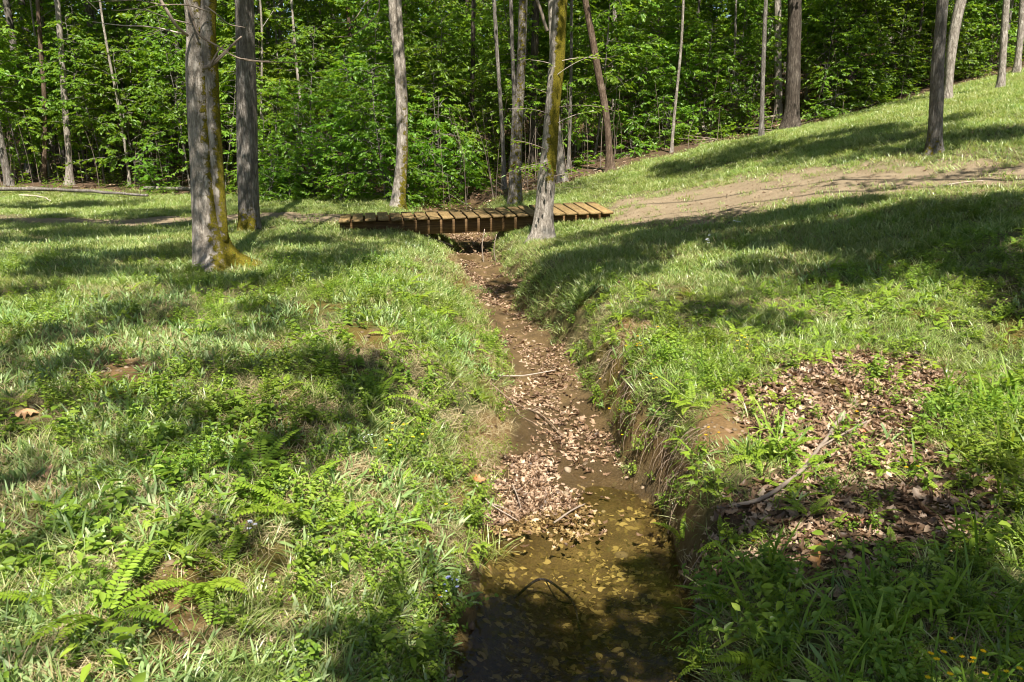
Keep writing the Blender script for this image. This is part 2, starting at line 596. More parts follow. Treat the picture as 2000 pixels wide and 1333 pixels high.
def simple_mat(name, cols, rough=.8, spec=.2, scale=12, stretch=(1, 1, 1), trans=0.0, bump=.3, obj_random=True):
    m, nt = new_mat(name)
    tc = nt.nodes.new('ShaderNodeTexCoord')
    mp = nt.nodes.new('ShaderNodeMapping')
    mp.inputs['Scale'].default_value = stretch
    nt.links.new(tc.outputs['Object'], mp.inputs[0])
    n = noise(nt, scale, 5, .65, mp.outputs[0])
    oi = nt.nodes.new('ShaderNodeObjectInfo')
    f = math_n(nt, 'ADD', math_n(nt, 'MULTIPLY', n, .9), math_n(nt, 'MULTIPLY', attr(nt, 'var'), .2)) if not obj_random else \
        math_n(nt, 'ADD', math_n(nt, 'MULTIPLY', n, .5), math_n(nt, 'MULTIPLY', oi.outputs['Random'], .5))
    r = ramp(nt, [(.15, cols[0]), (.5, cols[1]), (.85, cols[2])])
    nt.links.new(f, r.inputs[0])
    p = nt.nodes.new('ShaderNodeBsdfPrincipled')
    p.inputs['Roughness'].default_value = rough
    p.inputs['Specular IOR Level'].default_value = spec
    nt.links.new(r.outputs[0], p.inputs['Base Color'])
    if bump:
        b = nt.nodes.new('ShaderNodeBump')
        b.inputs['Strength'].default_value = bump
        b.inputs['Distance'].default_value = .01
        nt.links.new(n, b.inputs['Height'])
        nt.links.new(b.outputs[0], p.inputs['Normal'])
    out = p.outputs[0]
    if trans:
        t = nt.nodes.new('ShaderNodeBsdfTranslucent')
        nt.links.new(r.outputs[0], t.inputs['Color'])
        mx = nt.nodes.new('ShaderNodeMixShader')
        mx.inputs[0].default_value = trans
        nt.links.new(out, mx.inputs[1])
        nt.links.new(t.outputs[0], mx.inputs[2])
        out = mx.outputs[0]
    o = nt.nodes.new('ShaderNodeOutputMaterial')
    nt.links.new(out, o.inputs[0])
    return m


def ground_mat():
    m, nt = new_mat('ground_soil')
    g = nt.nodes.new('ShaderNodeNewGeometry')
    pos = g.outputs['Position']
    nf = noise(nt, 22, 6, .7, pos)
    nm = noise(nt, 3.2, 5, .65, pos)
    nc = noise(nt, 75, 4, .75, pos)
    th = ramp(nt, [(.25, (.045, .035, .014)), (.48, (.115, .095, .038)), (.62, (.20, .165, .08)), (.8, (.27, .215, .12))])
    nt.links.new(math_n(nt, 'ADD', math_n(nt, 'MULTIPLY', nf, .55), math_n(nt, 'MULTIPLY', nc, .45)), th.inputs[0])
    gr = ramp(nt, [(.3, (.03, .05, .008)), (.7, (.085, .115, .025))])
    nt.links.new(nc, gr.inputs[0])
    col = mixc(nt, math_n(nt, 'MULTIPLY', math_n(nt, 'SUBTRACT', nm, .36, True), 3.0, True), th.outputs[0], gr.outputs[0])
    ms = ramp(nt, [(.3, (.035, .032, .004)), (.55, (.12, .085, .008)), (.8, (.24, .15, .015))])
    nt.links.new(nc, ms.inputs[0])
    ff = ramp(nt, [(.25, (.025, .017, .009)), (.5, (.085, .052, .028)), (.75, (.2, .125, .075))])
    nt.links.new(math_n(nt, 'ADD', math_n(nt, 'MULTIPLY', nf, .5), math_n(nt, 'MULTIPLY', nc, .5)), ff.inputs[0])
    col = mixc(nt, attr(nt, 'forest'), col, ff.outputs[0])
    col = mixc(nt, attr(nt, 'litter'), col, ff.outputs[0])
    pt = ramp(nt, [(.25, (.135, .096, .055)), (.5, (.245, .185, .112)), (.75, (.38, .30, .20))])
    nt.links.new(math_n(nt, 'ADD', math_n(nt, 'MULTIPLY', nm, .4), math_n(nt, 'MULTIPLY', nc, .6)), pt.inputs[0])
    col = mixc(nt, attr(nt, 'path'), col, pt.outputs[0])
    cl = ramp(nt, [(.25, (.10, .055, .02)), (.5, (.20, .12, .048)), (.75, (.29, .185, .085))])
    nt.links.new(math_n(nt, 'ADD', math_n(nt, 'MULTIPLY', nf, .6), math_n(nt, 'MULTIPLY', nm, .4)), cl.inputs[0])
    cm = math_n(nt, 'MAXIMUM', attr(nt, 'clay'), math_n(nt, 'MULTIPLY', attr(nt, 'cut'), .9))
    col = mixc(nt, cm, col, cl.outputs[0])
    col = mixc(nt, math_n(nt, 'MULTIPLY', attr(nt, 'moss'), .85), col, ms.outputs[0])
    bd = ramp(nt, [(.28, (.035, .023, .01)), (.5, (.118, .075, .03)), (.70, (.25, .168, .075))])
    nt.links.new(math_n(nt, 'ADD', math_n(nt, 'MULTIPLY', nc, .45), math_n(nt, 'MULTIPLY', nm, .55)), bd.inputs[0])
    col = mixc(nt, attr(nt, 'bed'), col, bd.outputs[0])
    wet = attr(nt, 'wet')
    col = mixc(nt, math_n(nt, 'MULTIPLY', wet, .6), col, (.42, .40, .36), 'MULTIPLY')
    p = nt.nodes.new('ShaderNodeBsdfPrincipled')
    nt.links.new(col, p.inputs['Base Color'])
    nt.links.new(math_n(nt, 'SUBTRACT', .95, math_n(nt, 'MULTIPLY', wet, .6)), p.inputs['Roughness'])
    p.inputs['Specular IOR Level'].default_value = .25
    b = nt.nodes.new('ShaderNodeBump')
    b.inputs['Strength'].default_value = 1.0
    b.inputs['Distance'].default_value = .05
    nt.links.new(math_n(nt, 'ADD', math_n(nt, 'MULTIPLY', nf, .6), math_n(nt, 'MULTIPLY', nc, .4)), b.inputs['Height'])
    nt.links.new(b.outputs[0], p.inputs['Normal'])
    o = nt.nodes.new('ShaderNodeOutputMaterial')
    nt.links.new(p.outputs[0], o.inputs[0])
    return m


def water_mat():
    m, nt = new_mat('clear_stream_water')
    g = nt.nodes.new('ShaderNodeNewGeometry')
    n1 = noise(nt, 5, 3, .5, g.outputs['Position'])
    n2 = noise(nt, 24, 2, .5, g.outputs['Position'])
    b = nt.nodes.new('ShaderNodeBump')
    b.inputs['Strength'].default_value = .3
    b.inputs['Distance'].default_value = .02
    nt.links.new(math_n(nt, 'ADD', n1, math_n(nt, 'MULTIPLY', n2, .2)), b.inputs['Height'])
    fr = nt.nodes.new('ShaderNodeFresnel')
    fr.inputs['IOR'].default_value = 1.33
    nt.links.new(b.outputs[0], fr.inputs['Normal'])
    t = nt.nodes.new('ShaderNodeBsdfTransparent')
    t.inputs[0].default_value = (.90, .90, .72, 1)
    gl = nt.nodes.new('ShaderNodeBsdfGlossy')
    gl.inputs['Roughness'].default_value = .03
    nt.links.new(b.outputs[0], gl.inputs['Normal'])
    mx = nt.nodes.new('ShaderNodeMixShader')
    nt.links.new(fr.outputs[0], mx.inputs[0])
    nt.links.new(t.outputs[0], mx.inputs[1])
    nt.links.new(gl.outputs[0], mx.inputs[2])
    o = nt.nodes.new('ShaderNodeOutputMaterial')
    nt.links.new(mx.outputs[0], o.inputs[0])
    return m


def wood_mat(name, cols):
    m, nt = new_mat(name)
    tc = nt.nodes.new('ShaderNodeTexCoord')
    oi = nt.nodes.new('ShaderNodeObjectInfo')
    mp = nt.nodes.new('ShaderNodeMapping')
    mp.inputs['Scale'].default_value = (26, 1.6, 26)
    cmb = nt.nodes.new('ShaderNodeCombineXYZ')
    nt.links.new(math_n(nt, 'MULTIPLY', oi.outputs['Random'], 40), cmb.inputs[1])
    nt.links.new(tc.outputs['Object'], mp.inputs[0])
    nt.links.new(cmb.outputs[0], mp.inputs['Location'])
    n = noise(nt, 1.6, 5, .7, mp.outputs[0], .4)
    st_ = noise(nt, 3.5, 4, .6, tc.outputs['Object'])
    r = ramp(nt, [(.2, cols[0]), (.5, cols[1]), (.8, cols[2])])
    nt.links.new(n, r.inputs[0])
    hs = nt.nodes.new('ShaderNodeHueSaturation')
    nt.links.new(r.outputs[0], hs.inputs['Color'])
    nt.links.new(math_n(nt, 'ADD', math_n(nt, 'MULTIPLY', oi.outputs['Random'], .55), math_n(nt, 'ADD', math_n(nt, 'MULTIPLY', st_, .5), .42)), hs.inputs['Value'])
    p = nt.nodes.new('ShaderNodeBsdfPrincipled')
    nt.links.new(hs.outputs[0], p.inputs['Base Color'])
    p.inputs['Roughness'].default_value = .75
    p.inputs['Specular IOR Level'].default_value = .25
    b = nt.nodes.new('ShaderNodeBump')
    b.inputs['Strength'].default_value = .4
    b.inputs['Distance'].default_value = .006
    nt.links.new(n, b.inputs['Height'])
    nt.links.new(b.outputs[0], p.inputs['Normal'])
    o = nt.nodes.new('ShaderNodeOutputMaterial')
    nt.links.new(p.outputs[0], o.inputs[0])
    return m


M_GROUND = ground_mat()
M_WATER = water_mat()
M_LEAF = leaf_mat('spring_leaf', [(.068, .145, .012), (.12, .225, .02), (.20, .315, .04)], (1.9, 1.6, .7), .5, .40, .45, .5, .3, .07)
M_CANOPY = leaf_mat('canopy_leaf', [(.055, .105, .009), (.09, .16, .013), (.14, .21, .022)], (1.85, 1.6, .7), .45, .45, .3, .3, .3)
M_GRASS = leaf_mat('grass_blade', [(.09, .165, .022), (.245, .325, .08), (.50, .50, .25)], (1.35, 1.3, .75), .45, .36, .6, .3, .9)
M_LANCE = leaf_mat('lance_leaf', [(.13, .21, .055), (.24, .335, .115), (.40, .47, .25)], (1.25, 1.25, .8), .35, .48, .35, .25, .9)
M_FORB = leaf_mat('forb_leaf', [(.09, .17, .018), (.185, .28, .032), (.30, .38, .06)], (1.45, 1.35, .65), .42, .42, .4, .3, .9)
M_FERN = leaf_mat('fern_leaf', [(.15, .24, .02), (.24, .35, .03), (.34, .44, .06)], (1.45, 1.35, .65), .45, .5, .3, .2, .9)
M_THATCH = leaf_mat('dry_grass', [(.20, .15, .07), (.36, .29, .15), (.52, .44, .27)], (1, .95, .8), .25, .7, .2, .2, 1.2, .02)
M_LITTER = leaf_mat('dead_leaf', [(.04, .021, .010), (.215, .130, .072), (.50, .365, .25)], (1.1, .85, .6), .18, .5, .4, .45, 9, .02)
M_SUNK = leaf_mat('sunken_leaf', [(.05, .036, .013), (.145, .10, .036), (.34, .245, .10)], (1, .9, .6), .15, .5, .2, .3, 2.0, .02)
M_BARKS = {
    'grey': bark_mat('grey_furrowed_bark', (.04, .034, .028), (.155, .135, .113), (.31, .28, .245), (9, 9, 1.6), True, 1.0, .15),
    'pale': bark_mat('pale_smooth_bark', (.075, .060, .045), (.25, .215, .175), (.42, .375, .32), (6, 6, 1.9), True, .9, .2),
    'brown': bark_mat('brown_rough_bark', (.03, .02, .013), (.11, .075, .05), (.2, .145, .105)),
    'dark': bark_mat('dark_deep_bark', (.018, .014, .01), (.07, .055, .042), (.14, .115, .09), (7, 7, 1.3)),
}
M_TWIG = simple_mat('dry_twig', [(.13, .095, .07), (.28, .225, .175), (.45, .39, .33)], .8, .2, 9)
M_ROOT = simple_mat('dry_root', [(.07, .045, .028), (.15, .105, .07), (.27, .20, .14)], .85, .15, 9)
M_WOOD = wood_mat('treated_timber', [(.085, .052, .021), (.185, .122, .049), (.32, .23, .10)])
M_BEAM = wood_mat('brown_timber', [(.035, .018, .007), (.12, .065, .022), (.26, .165, .07)])
M_YELLOW = simple_mat('yellow_petal', [(.7, .42, .005), (.85, .55, .008), (.9, .66, .02)], .5, .2, 20, (1, 1, 1), .35, 0)
M_WHITE = simple_mat('white_petal', [(.62, .62, .7), (.75, .75, .8), (.85, .85, .88)], .5, .2, 20, (1, 1, 1), .35, 0)
M_LILAC = simple_mat('lilac_petal', [(.38, .42, .75), (.46, .5, .8), (.55, .58, .85)], .5, .2, 20, (1, 1, 1), .35, 0)
M_STEM = leaf_mat('green_stem', [(.06, .10, .02), (.09, .13, .03), (.12, .16, .04)], (1, 1, .6), .1, .6, .3)

# ------------------------------------------------------------------ ground, water
xs = np.unique(np.concatenate([np.linspace(-70, -9, 36), np.linspace(-9, -2.6, 70), np.linspace(-2.6, 2.3, 150), np.linspace(2.3, 9, 80), np.linspace(9, 80, 40)]))
ys = np.unique(np.concatenate([np.linspace(-25, 1.2, 16), np.linspace(1.2, 9, 180), np.linspace(9, 18, 110), np.linspace(18, 30, 50), np.linspace(30, 120, 34)]))
GX, GY = np.meshgrid(xs, ys)
GZ = zfun(GX, GY)
ny, nx = GX.shape
ii, jj = np.meshgrid(np.arange(ny - 1), np.arange(nx - 1), indexing='ij')
gf = np.stack([ii * nx + jj, ii * nx + jj + 1, (ii + 1) * nx + jj + 1, (ii + 1) * nx + jj], -1).reshape(-1, 4)
gm = masks(GX.ravel(), GY.ravel())
gx, gy, gz = GX.ravel(), GY.ravel(), GZ.ravel()
gm['wet'] = np.maximum(sstep(WATER_Z + .12, WATER_Z + .02, gz) * sstep(WATER_Z - .10, WATER_Z - .01, gz), gm['bed'] * sstep(.2, .6, vnoise(gx * 2, gy * 1.3, 3)) * .9)
allv = np.c_[gx, gy, gz]


def region_mesh(name, fsel, lift):
    used = np.unique(gf[fsel])
    remap = np.full(len(allv), -1)
    remap[used] = np.arange(len(used))
    mb = MB()
    v = allv[used].copy()
    v[:, 2] += lift
    mb.add(v, remap[gf[fsel]], 0.5)
    return mb.mesh(name, M_GROUND, True, 'var', {k: a[used] for k, a in gm.items()})


tag(link('ground', region_mesh('ground', np.ones(len(gf), bool), 0)), kind='structure')
fp = gm['path'][gf].max(1)
tag(link('dirt_path', region_mesh('dirt_path', fp > .3, .004)), kind='structure')
fb = gm['bed'][gf].max(1)
fy = gy[gf].mean(1)
tag(link('streambed', region_mesh('streambed', (fb > .2) & (fy > 1.2) & (fp <= .3), .004)), kind='structure')

wy = np.linspace(-3, 6.1, 60)
wxl, wxr, _, _, _ = edges(wy)
mb = MB()
wv = np.stack([np.stack([wxl - .4 + (wxr - wxl + .7) * q, wy, np.full_like(wy, WATER_Z)], -1) for q in np.linspace(0, 1, 9)], 1)
i, j = np.meshgrid(np.arange(59), np.arange(8), indexing='ij')
mb.add(wv.reshape(-1, 3), np.stack([i * 9 + j, i * 9 + j + 1, (i + 1) * 9 + j + 1, (i + 1) * 9 + j], -1).reshape(-1, 4))
tag(link('stream_water', mb.mesh('stream_water', M_WATER)), kind='structure')

# ------------------------------------------------------------------ scattering
ASSETS = bpy.data.collections.new('scatter_sources')


def asset(name, mb, mat):
    o = bpy.data.objects.new(name, mb.mesh(name, mat))
    ASSETS.objects.link(o)
    return o


def scatter(name, pts, rot, scl, idx, variants, label, cat):
    me = bpy.data.meshes.new(name)
    n = len(pts)
    me.vertices.add(n)
    me.vertices.foreach_set('co', np.asarray(pts, np.float32).ravel())
    a = me.attributes.new('rot', 'FLOAT_VECTOR', 'POINT')
    a.data.foreach_set('vector', np.asarray(rot, np.float32).ravel())
    a = me.attributes.new('scl', 'FLOAT', 'POINT')
    a.data.foreach_set('value', np.asarray(scl, np.float32))
    a = me.attributes.new('pick', 'INT', 'POINT')
    a.data.foreach_set('value', np.asarray(idx, np.int32))
    o = link(name, me)
    tag(o, label, cat, None, 'stuff')
    ng = bpy.data.node_groups.new(name, 'GeometryNodeTree')
    ng.interface.new_socket('Geometry', in_out='INPUT', socket_type='NodeSocketGeometry')
    ng.interface.new_socket('Geometry', in_out='OUTPUT', socket_type='NodeSocketGeometry')
    gi, go = ng.nodes.new('NodeGroupInput'), ng.nodes.new('NodeGroupOutput')
    jn = ng.nodes.new('GeometryNodeJoinGeometry')

    def nattr(nm, t):
        q = ng.nodes.new('GeometryNodeInputNamedAttribute')
        q.data_type = t
        q.inputs['Name'].default_value = nm
        return [s for s in q.outputs if s.enabled and s.name == 'Attribute'][0]
    ar, as_, ap = nattr('rot', 'FLOAT_VECTOR'), nattr('scl', 'FLOAT'), nattr('pick', 'INT')
    e2r = ng.nodes.new('FunctionNodeEulerToRotation')
    ng.links.new(ar, e2r.inputs[0])
    m2p = ng.nodes.new('GeometryNodeMeshToPoints')
    ng.links.new(gi.outputs[0], m2p.inputs[0])
    for k, vo in enumerate(variants):
        cmp_ = ng.nodes.new('FunctionNodeCompare')
        cmp_.data_type = 'INT'
        cmp_.operation = 'EQUAL'
        ins = [s for s in cmp_.inputs if s.enabled]
        ng.links.new(ap, ins[0])
        ins[1].default_value = k
        oi = ng.nodes.new('GeometryNodeObjectInfo')
        oi.inputs['Object'].default_value = vo
        ip = ng.nodes.new('GeometryNodeInstanceOnPoints')
        ng.links.new(m2p.outputs[0], ip.inputs['Points'])
        ng.links.new(cmp_.outputs[0], ip.inputs['Selection'])
        ng.links.new(oi.outputs['Geometry'], ip.inputs['Instance'])
        ng.links.new(e2r.outputs[0], ip.inputs['Rotation'])
        ng.links.new(as_, ip.inputs['Scale'])
        ng.links.new(ip.outputs[0], jn.inputs[0])
    ng.links.new(jn.outputs[0], go.inputs[0])
    md = o.modifiers.new('scatter', 'NODES')
    md.node_group = ng
    return o


def blades(mb, n, h, w, spread, lean, curl, base_r, shape='grass'):
    rows = np.array([0, .3, .6, .85, 1.0])
    prof = np.array([.8, 1, .8, .45, .02]) if shape == 'grass' else np.array([.25, .75, 1, .7, .03])
    for _ in range(n):
        az = rng.random() * TAU
        d = np.array([math.cos(az), math.sin(az), 0])
        s = np.array([-d[1], d[0], 0]) * (1 if rng.random() < .5 else -1)
        tw = rng.normal() * .5
        s = s * math.cos(tw) + d * math.sin(tw)
        H = h * rng.uniform(.55, 1.2)
        ln = abs(rng.normal(lean, .25))
        cu = abs(rng.normal(curl, .3))
        ang = np.clip(ln + cu * rows, 0, 2.0)
        seg = np.diff(rows, prepend=0) * H
        p = np.cumsum(d * (np.sin(ang) * seg)[:, None] + np.array([0, 0, 1.0]) * (np.cos(ang) * seg)[:, None], 0)
        rr = base_r * math.sqrt(rng.random())
        a2 = rng.random() * TAU
        p = p + np.array([rr * math.cos(a2), rr * math.sin(a2), -.01])
        W = w * rng.uniform(.7, 1.25) * prof[:, None] * .5
        v = np.stack([p - s * W, p + s * W], 1).reshape(-1, 3)
        f = np.array([[2 * q, 2 * q + 1, 2 * q + 3, 2 * q + 2] for q in range(4)])
        mb.add(v, f, rng.random())


def forb(mb, nst, h, leafL, leafW, per, spread=.05, rosette=0):
    for _ in range(nst):
        az = rng.random() * TAU
        r0 = spread * math.sqrt(rng.random())
        b = np.array([r0 * math.cos(az), r0 * math.sin(az), 0])
        H = h * rng.uniform(.5, 1.2)
        top = b + np.array([rng.normal() * .25 * H, rng.normal() * .25 * H, H])
        v, f = tube(np.linspace(b, top, 3), [.0016, .0014, .001], 3, cap=False)
        mb.add(v, f, .2)
        t = np.linspace(.25, 1, per)
        c = b + (top - b) * t[:, None]
        a = rng.random() * TAU + np.arange(per) * 2.4
        d = np.c_[np.cos(a), np.sin(a), rng.uniform(-.1, .5, per)]
        nrm = np.c_[rng.normal(size=(per, 2)) * .3, np.ones(per)]
        add_leaves(mb, c, d, nrm, leafL * rng.uniform(.6, 1.2, per), leafW * rng.uniform(.7, 1.2, per), .3, .2)


def mat_leaves(mb, n, r, L, zmax=.02):
    a = rng.random(n) * TAU
    q = r * np.sqrt(rng.random(n))
    c = np.c_[q * np.cos(a), q * np.sin(a), rng.random(n) * zmax]
    a2 = rng.random(n) * TAU
    d = np.c_[np.cos(a2), np.sin(a2), rng.uniform(-.1, .6, n)]
    nr = np.c_[rng.normal(size=(n, 2)) * .35, np.ones(n)]
    add_leaves(mb, c, d, nr, L * rng.uniform(.6, 1.4, n), L * .65 * rng.uniform(.6, 1.3, n), .2, .15)


def pinnate(mb, n, L, w, pairs, rise=.9, spread=.02, droop=1.2):
    """fern like fronds: n fronds from one base"""
    a0 = rng.random() * TAU
    for k in range(n):
        az = a0 + TAU * k / n + rng.normal() * .3
        Lk = L * rng.uniform(.7, 1.15)
        t = np.linspace(0, 1, pairs + 3)
        el = rise * rng.uniform(.75, 1.2) - t * droop * rng.uniform(.7, 1.2)
        seg = Lk / (pairs + 2)
        p = np.cumsum(np.c_[np.cos(el) * math.cos(az), np.cos(el) * math.sin(az), np.sin(el)] * seg, 0)
        v, f = tube(p, np.linspace(.0022, .0008, len(p)), 3, cap=False)
        mb.add(v, f, .3)
        tg = np.gradient(p, axis=0)
        tg /= np.linalg.norm(tg, axis=1, keepdims=True)
        side = np.array([-math.sin(az), math.cos(az), 0])
        up = np.cross(tg, side) * -1
        up *= np.sign(up[:, 2:3] + 1e-6)
        q = slice(2, len(p) - 1)
        tt = t[q]
        ln = w * np.clip(np.sin(np.clip(tt * 1.15 + .12, 0, 1.25) / 1.25 * math.pi) ** .6 * (1.1 - .55 * tt), .15, 1)
        for sg in (1, -1):
            d = side * sg + tg[q] * .28 + rng.normal(size=(len(tt), 3)) * .06
            add_leaves(mb, p[q], d, up[q] + rng.normal(size=(len(tt), 3)) * .12, ln, np.full(len(tt), Lk / pairs * .88), .1, .15,
                       np.clip(.5 + rng.normal(size=len(tt)) * .2, 0, 1))


def dead_leaf(mb, L, curl, lobed=True):
    nu = 9
    u = np.linspace(0, 1, nu)
    w = np.sin(u ** .8 * math.pi) ** .9 * rng.uniform(.22, .33)
    if lobed:
        w = w * (1 + np.where(np.arange(nu) % 2 == 0, -.42, .38)) * rng.uniform(.85, 1.15, nu)
    w[0], w[-1] = .012, .006
    roll = rng.normal(0, 1.0) * curl * 3.2          # the blade rolls up along its length
    cz = rng.normal(0, curl)
    tw = rng.normal(0, 1.2) * (.4 + curl)
    bend = rng.normal(0, .12)
    vv = []
    for a, b in zip(u, w):
        for q in (-1, -.5, 0, .5, 1):
            y = q * b * rng.uniform(.92, 1.08)
            th = roll * q * b * 3
            yy = y * math.cos(th * .7)
            z = abs(y) * math.sin(abs(th) * .9) * np.sign(roll) + cz * (a - .5) ** 2 * 1.6 + .06 * abs(q) * b + rng.normal() * .010
            ta = tw * (a - .5)
            vv.append((a - .5, yy * math.cos(ta) - z * math.sin(ta) + bend * (a - .5) ** 2 * 4, yy * math.sin(ta) + z * math.cos(ta) + .05))
    vv = np.array(vv) * L
    f = np.array([[r * 5 + c, r * 5 + c + 1, (r + 1) * 5 + c + 1, (r + 1) * 5 + c] for r in range(nu - 1) for c in range(4)])
    mb.add(vv, f, rng.random())


def build(fn, n, mat, name):
    out = []
    for k in range(n):
        mb = MB()
        fn(mb, k)
        out.append(asset(name, mb, mat))
    return out


A_GRASS = build(lambda m, k: blades(m, 16, .085 + .015 * k, .0046, .05, .5, .8, .06), 4, M_GRASS, 'grass_tuft')
A_TALL = build(lambda m, k: blades(m, 14, .17, .006, .05, .3, .9, .04), 2, M_GRASS, 'grass_tall')
A_FAR = build(lambda m, k: blades(m, 30, .10, .009, .05, .55, .7, .13), 3, M_GRASS, 'grass_far')
A_LANCE = build(lambda m, k: blades(m, 7, .095 + .025 * k, .014, .04, .5, .55, .035, 'lance'), 3, M_LANCE, 'lance_tuft')
A_FORB = build(lambda m, k: forb(m, 4 + k, .07 + .02 * k, .026, .016, 7, .05), 4, M_FORB, 'forb_tuft')
A_BROAD = build(lambda m, k: forb(m, 2, .10, .055, .03, 6, .03), 2, M_FORB, 'broad_forb')
A_MAT = build(lambda m, k: mat_leaves(m, 60, .09, .012), 3, M_FORB, 'creeping_mat')
A_PINN = build(lambda m, k: pinnate(m, 4, .13, .028, 10), 2, M_FERN, 'small_pinnate')
A_THATCH = build(lambda m, k: blades(m, 26, .13, .0032, .08, 1.0, .6, .10), 3, M_THATCH, 'thatch_tuft')
A_DEAD = build(lambda m, k: dead_leaf(m, .072, [.1, .25, .4, .5, .3, .45, .2, .55, .7, .35, .6, .15][k], k % 3 != 2), 12, M_LITTER, 'dead_leaf_source')
A_SUNK = build(lambda m, k: dead_leaf(m, .07, .12, k % 2 == 0), 4, M_SUNK, 'sunken_leaf_source')


def sample(n, y0, y1, power=1.0):
    """random ground points in a wedge that is a little wider than the view"""
    u = rng.random(n)
    y = (y0 ** power + u * (y1 ** power - y0 ** power)) ** (1 / power)
    x = rng.uniform(-1, 1, n) * (.70 * y + 1.4)
    return x, y


def keep(x, y, dens):
    k = rng.random(len(x)) < np.clip(dens, 0, 1)
    return x[k], y[k]


def orient(x, y, tilt=.5, jit=.15):
    n = gnormal(x, y)
    n = n * tilt + np.array([0, 0, 1.0]) * (1 - tilt) + rng.normal(size=(len(x), 3)) * jit
    n /= np.linalg.norm(n, axis=1, keepdims=True)
    yaw = rng.random(len(x)) * TAU
    h = np.c_[np.cos(yaw), np.sin(yaw), np.zeros(len(x))]
    h = h - n * (h * n).sum(1, keepdims=True)
    h /= np.linalg.norm(h, axis=1, keepdims=True)
    k = np.cross(n, h)
    # columns of the rotation are h, k, n
    return np.c_[np.arctan2(k[:, 2], n[:, 2]), -np.arcsin(np.clip(h[:, 2], -1, 1)), np.arctan2(h[:, 1], h[:, 0])]


def put(name, x, y, scl, variants, label, cat, tilt=.5, jit=.15, dz=0.0):
    z = zfun(x, y) + dz
    return scatter(name, np.c_[x, y, z], orient(x, y, tilt, jit), scl, rng.integers(0, len(variants), len(x)), variants, label, cat)


def gdens(x, y):
    m = masks(x, y)
    z = zfun(x, y)
    cover = (1 - m['bed']) * (1 - .75 * m['cut']) * (1 - .93 * m['litter']) * (1 - .93 * m['clay']) * (1 - .96 * m['path']) * (1 - .97 * m['forest'])
    return cover * (z > WATER_Z + .03), m


def merge(*ls):
    return [np.concatenate(q) for q in zip(*ls)]


# grass
x, y = sample(60000, 2.0, 9.5, 1.25)
d, m = gdens(x, y)
pat = sstep(-.55, .5, fbm(x * 1.3, y * 1.3, 1.1, 3))
x1, y1 = keep(x, y, d * (.10 + .40 * pat) * (1 - .75 * m['moss']))
s1 = rng.uniform(.6, 1.35, len(x1))
x, y = sample(52000, 9.0, 25, 1.6)
d, m = gdens(x, y)
x2, y2 = keep(x, y, d * (.55 + .45 * sstep(-.6, .3, fbm(x * .9, y * .9, 5.1, 3))))
s2 = rng.uniform(.65, 1.3, len(x2))
x, y = sample(5000, 2.0, 16, 1.3)
d, m = gdens(x, y)
x3, y3 = keep(x, y, d * sstep(.1, .6, fbm(x * 1.1, y * 1.1, 7.7, 3)) * (.4 + .6 * sstep(-.4, .6, x)))
s3 = rng.uniform(.6, 1.2, len(x3))
GV = A_GRASS + A_FAR + A_TALL
gxy = np.r_[np.c_[x1, y1], np.c_[x2, y2], np.c_[x3, y3]]
gi_ = np.r_[rng.integers(0, 4, len(x1)), rng.integers(4, 7, len(x2)), rng.integers(7, 9, len(x3))]
scatter('grass', np.c_[gxy, zfun(gxy[:, 0], gxy[:, 1])], orient(gxy[:, 0], gxy[:, 1]), np.r_[s1, s2, s3], gi_, GV,
        'spring grass covering both banks and the lawn', 'grass')

# broader leaved weeds
x, y = sample(26000, 2.0, 13, 1.3)
d, m = gdens(x, y)
left = sstep(.6, -.3, x)
x1, y1 = keep(x, y, d * (.16 + .8 * left) * sstep(-.5, .5, fbm(x * 1.6, y * 1.6, 12.1, 3)))
x, y = sample(30000, 2.0, 11, 1.3)
d, m = gdens(x, y)
x2, y2 = keep(x, y, (d * .26 + .03 * m['litter'] + .45 * m['cut']) * sstep(-.4, .6, fbm(x * 1.4, y * 1.4, 21.3, 3)) * (zfun(x, y) > WATER_Z + .03))
x, y = sample(7000, 2.0, 8, 1.2)
d, m = gdens(x, y)
x3, y3 = keep(x, y, (d * .45 + .05 * m['litter']) * sstep(0, .6, fbm(x * 1.2, y * 1.2, 31.3, 3)))
x, y = sample(26000, 2.0, 10, 1.2)
d, m = gdens(x, y)
x4, y4 = keep(x, y, (d * .28 + .75 * m['cut']) * sstep(-.3, .6, fbm(x * 2.2, y * 2.2, 41.3, 3)) * (zfun(x, y) > WATER_Z + .02))
x, y = sample(3800, 2.0, 9, 1.2)
d, m = gdens(x, y)
x6, y6 = keep(x, y, (gdens(x, y)[0] * .55) * sstep(.7, 1.2, x) * sstep(6.5, 4.5, y))
x5, y5 = keep(x, y, (d * .5 + .05 * m['litter']) * (.25 + .75 * sstep(0, .9, x)))
A_RANK = build(lambda m, k: (blades(m, 7, .24, .013, .05, .3, .8, .05, 'lance'), forb(m, 4, .2, .038, .019, 10, .06)), 3, M_FORB, 'rank_weed')
WV = A_LANCE + A_FORB + A_BROAD + A_MAT + A_PINN + A_RANK
wxy = np.r_[np.c_[x1, y1], np.c_[x2, y2], np.c_[x3, y3], np.c_[x4, y4], np.c_[x5, y5], np.c_[x6, y6]]
wi = np.r_[rng.integers(0, 3, len(x1)), rng.integers(3, 7, len(x2)), rng.integers(7, 9, len(x3)), rng.integers(9, 12, len(x4)), rng.integers(12, 14, len(x5)), rng.integers(14, 17, len(x6))]
scatter('ground_cover', np.c_[wxy, zfun(wxy[:, 0], wxy[:, 1])], orient(wxy[:, 0], wxy[:, 1], .6), rng.uniform(.55, 1.35, len(wxy)), wi, WV,
        'low broadleaf weeds, clover and seedlings among the grass', 'weeds')

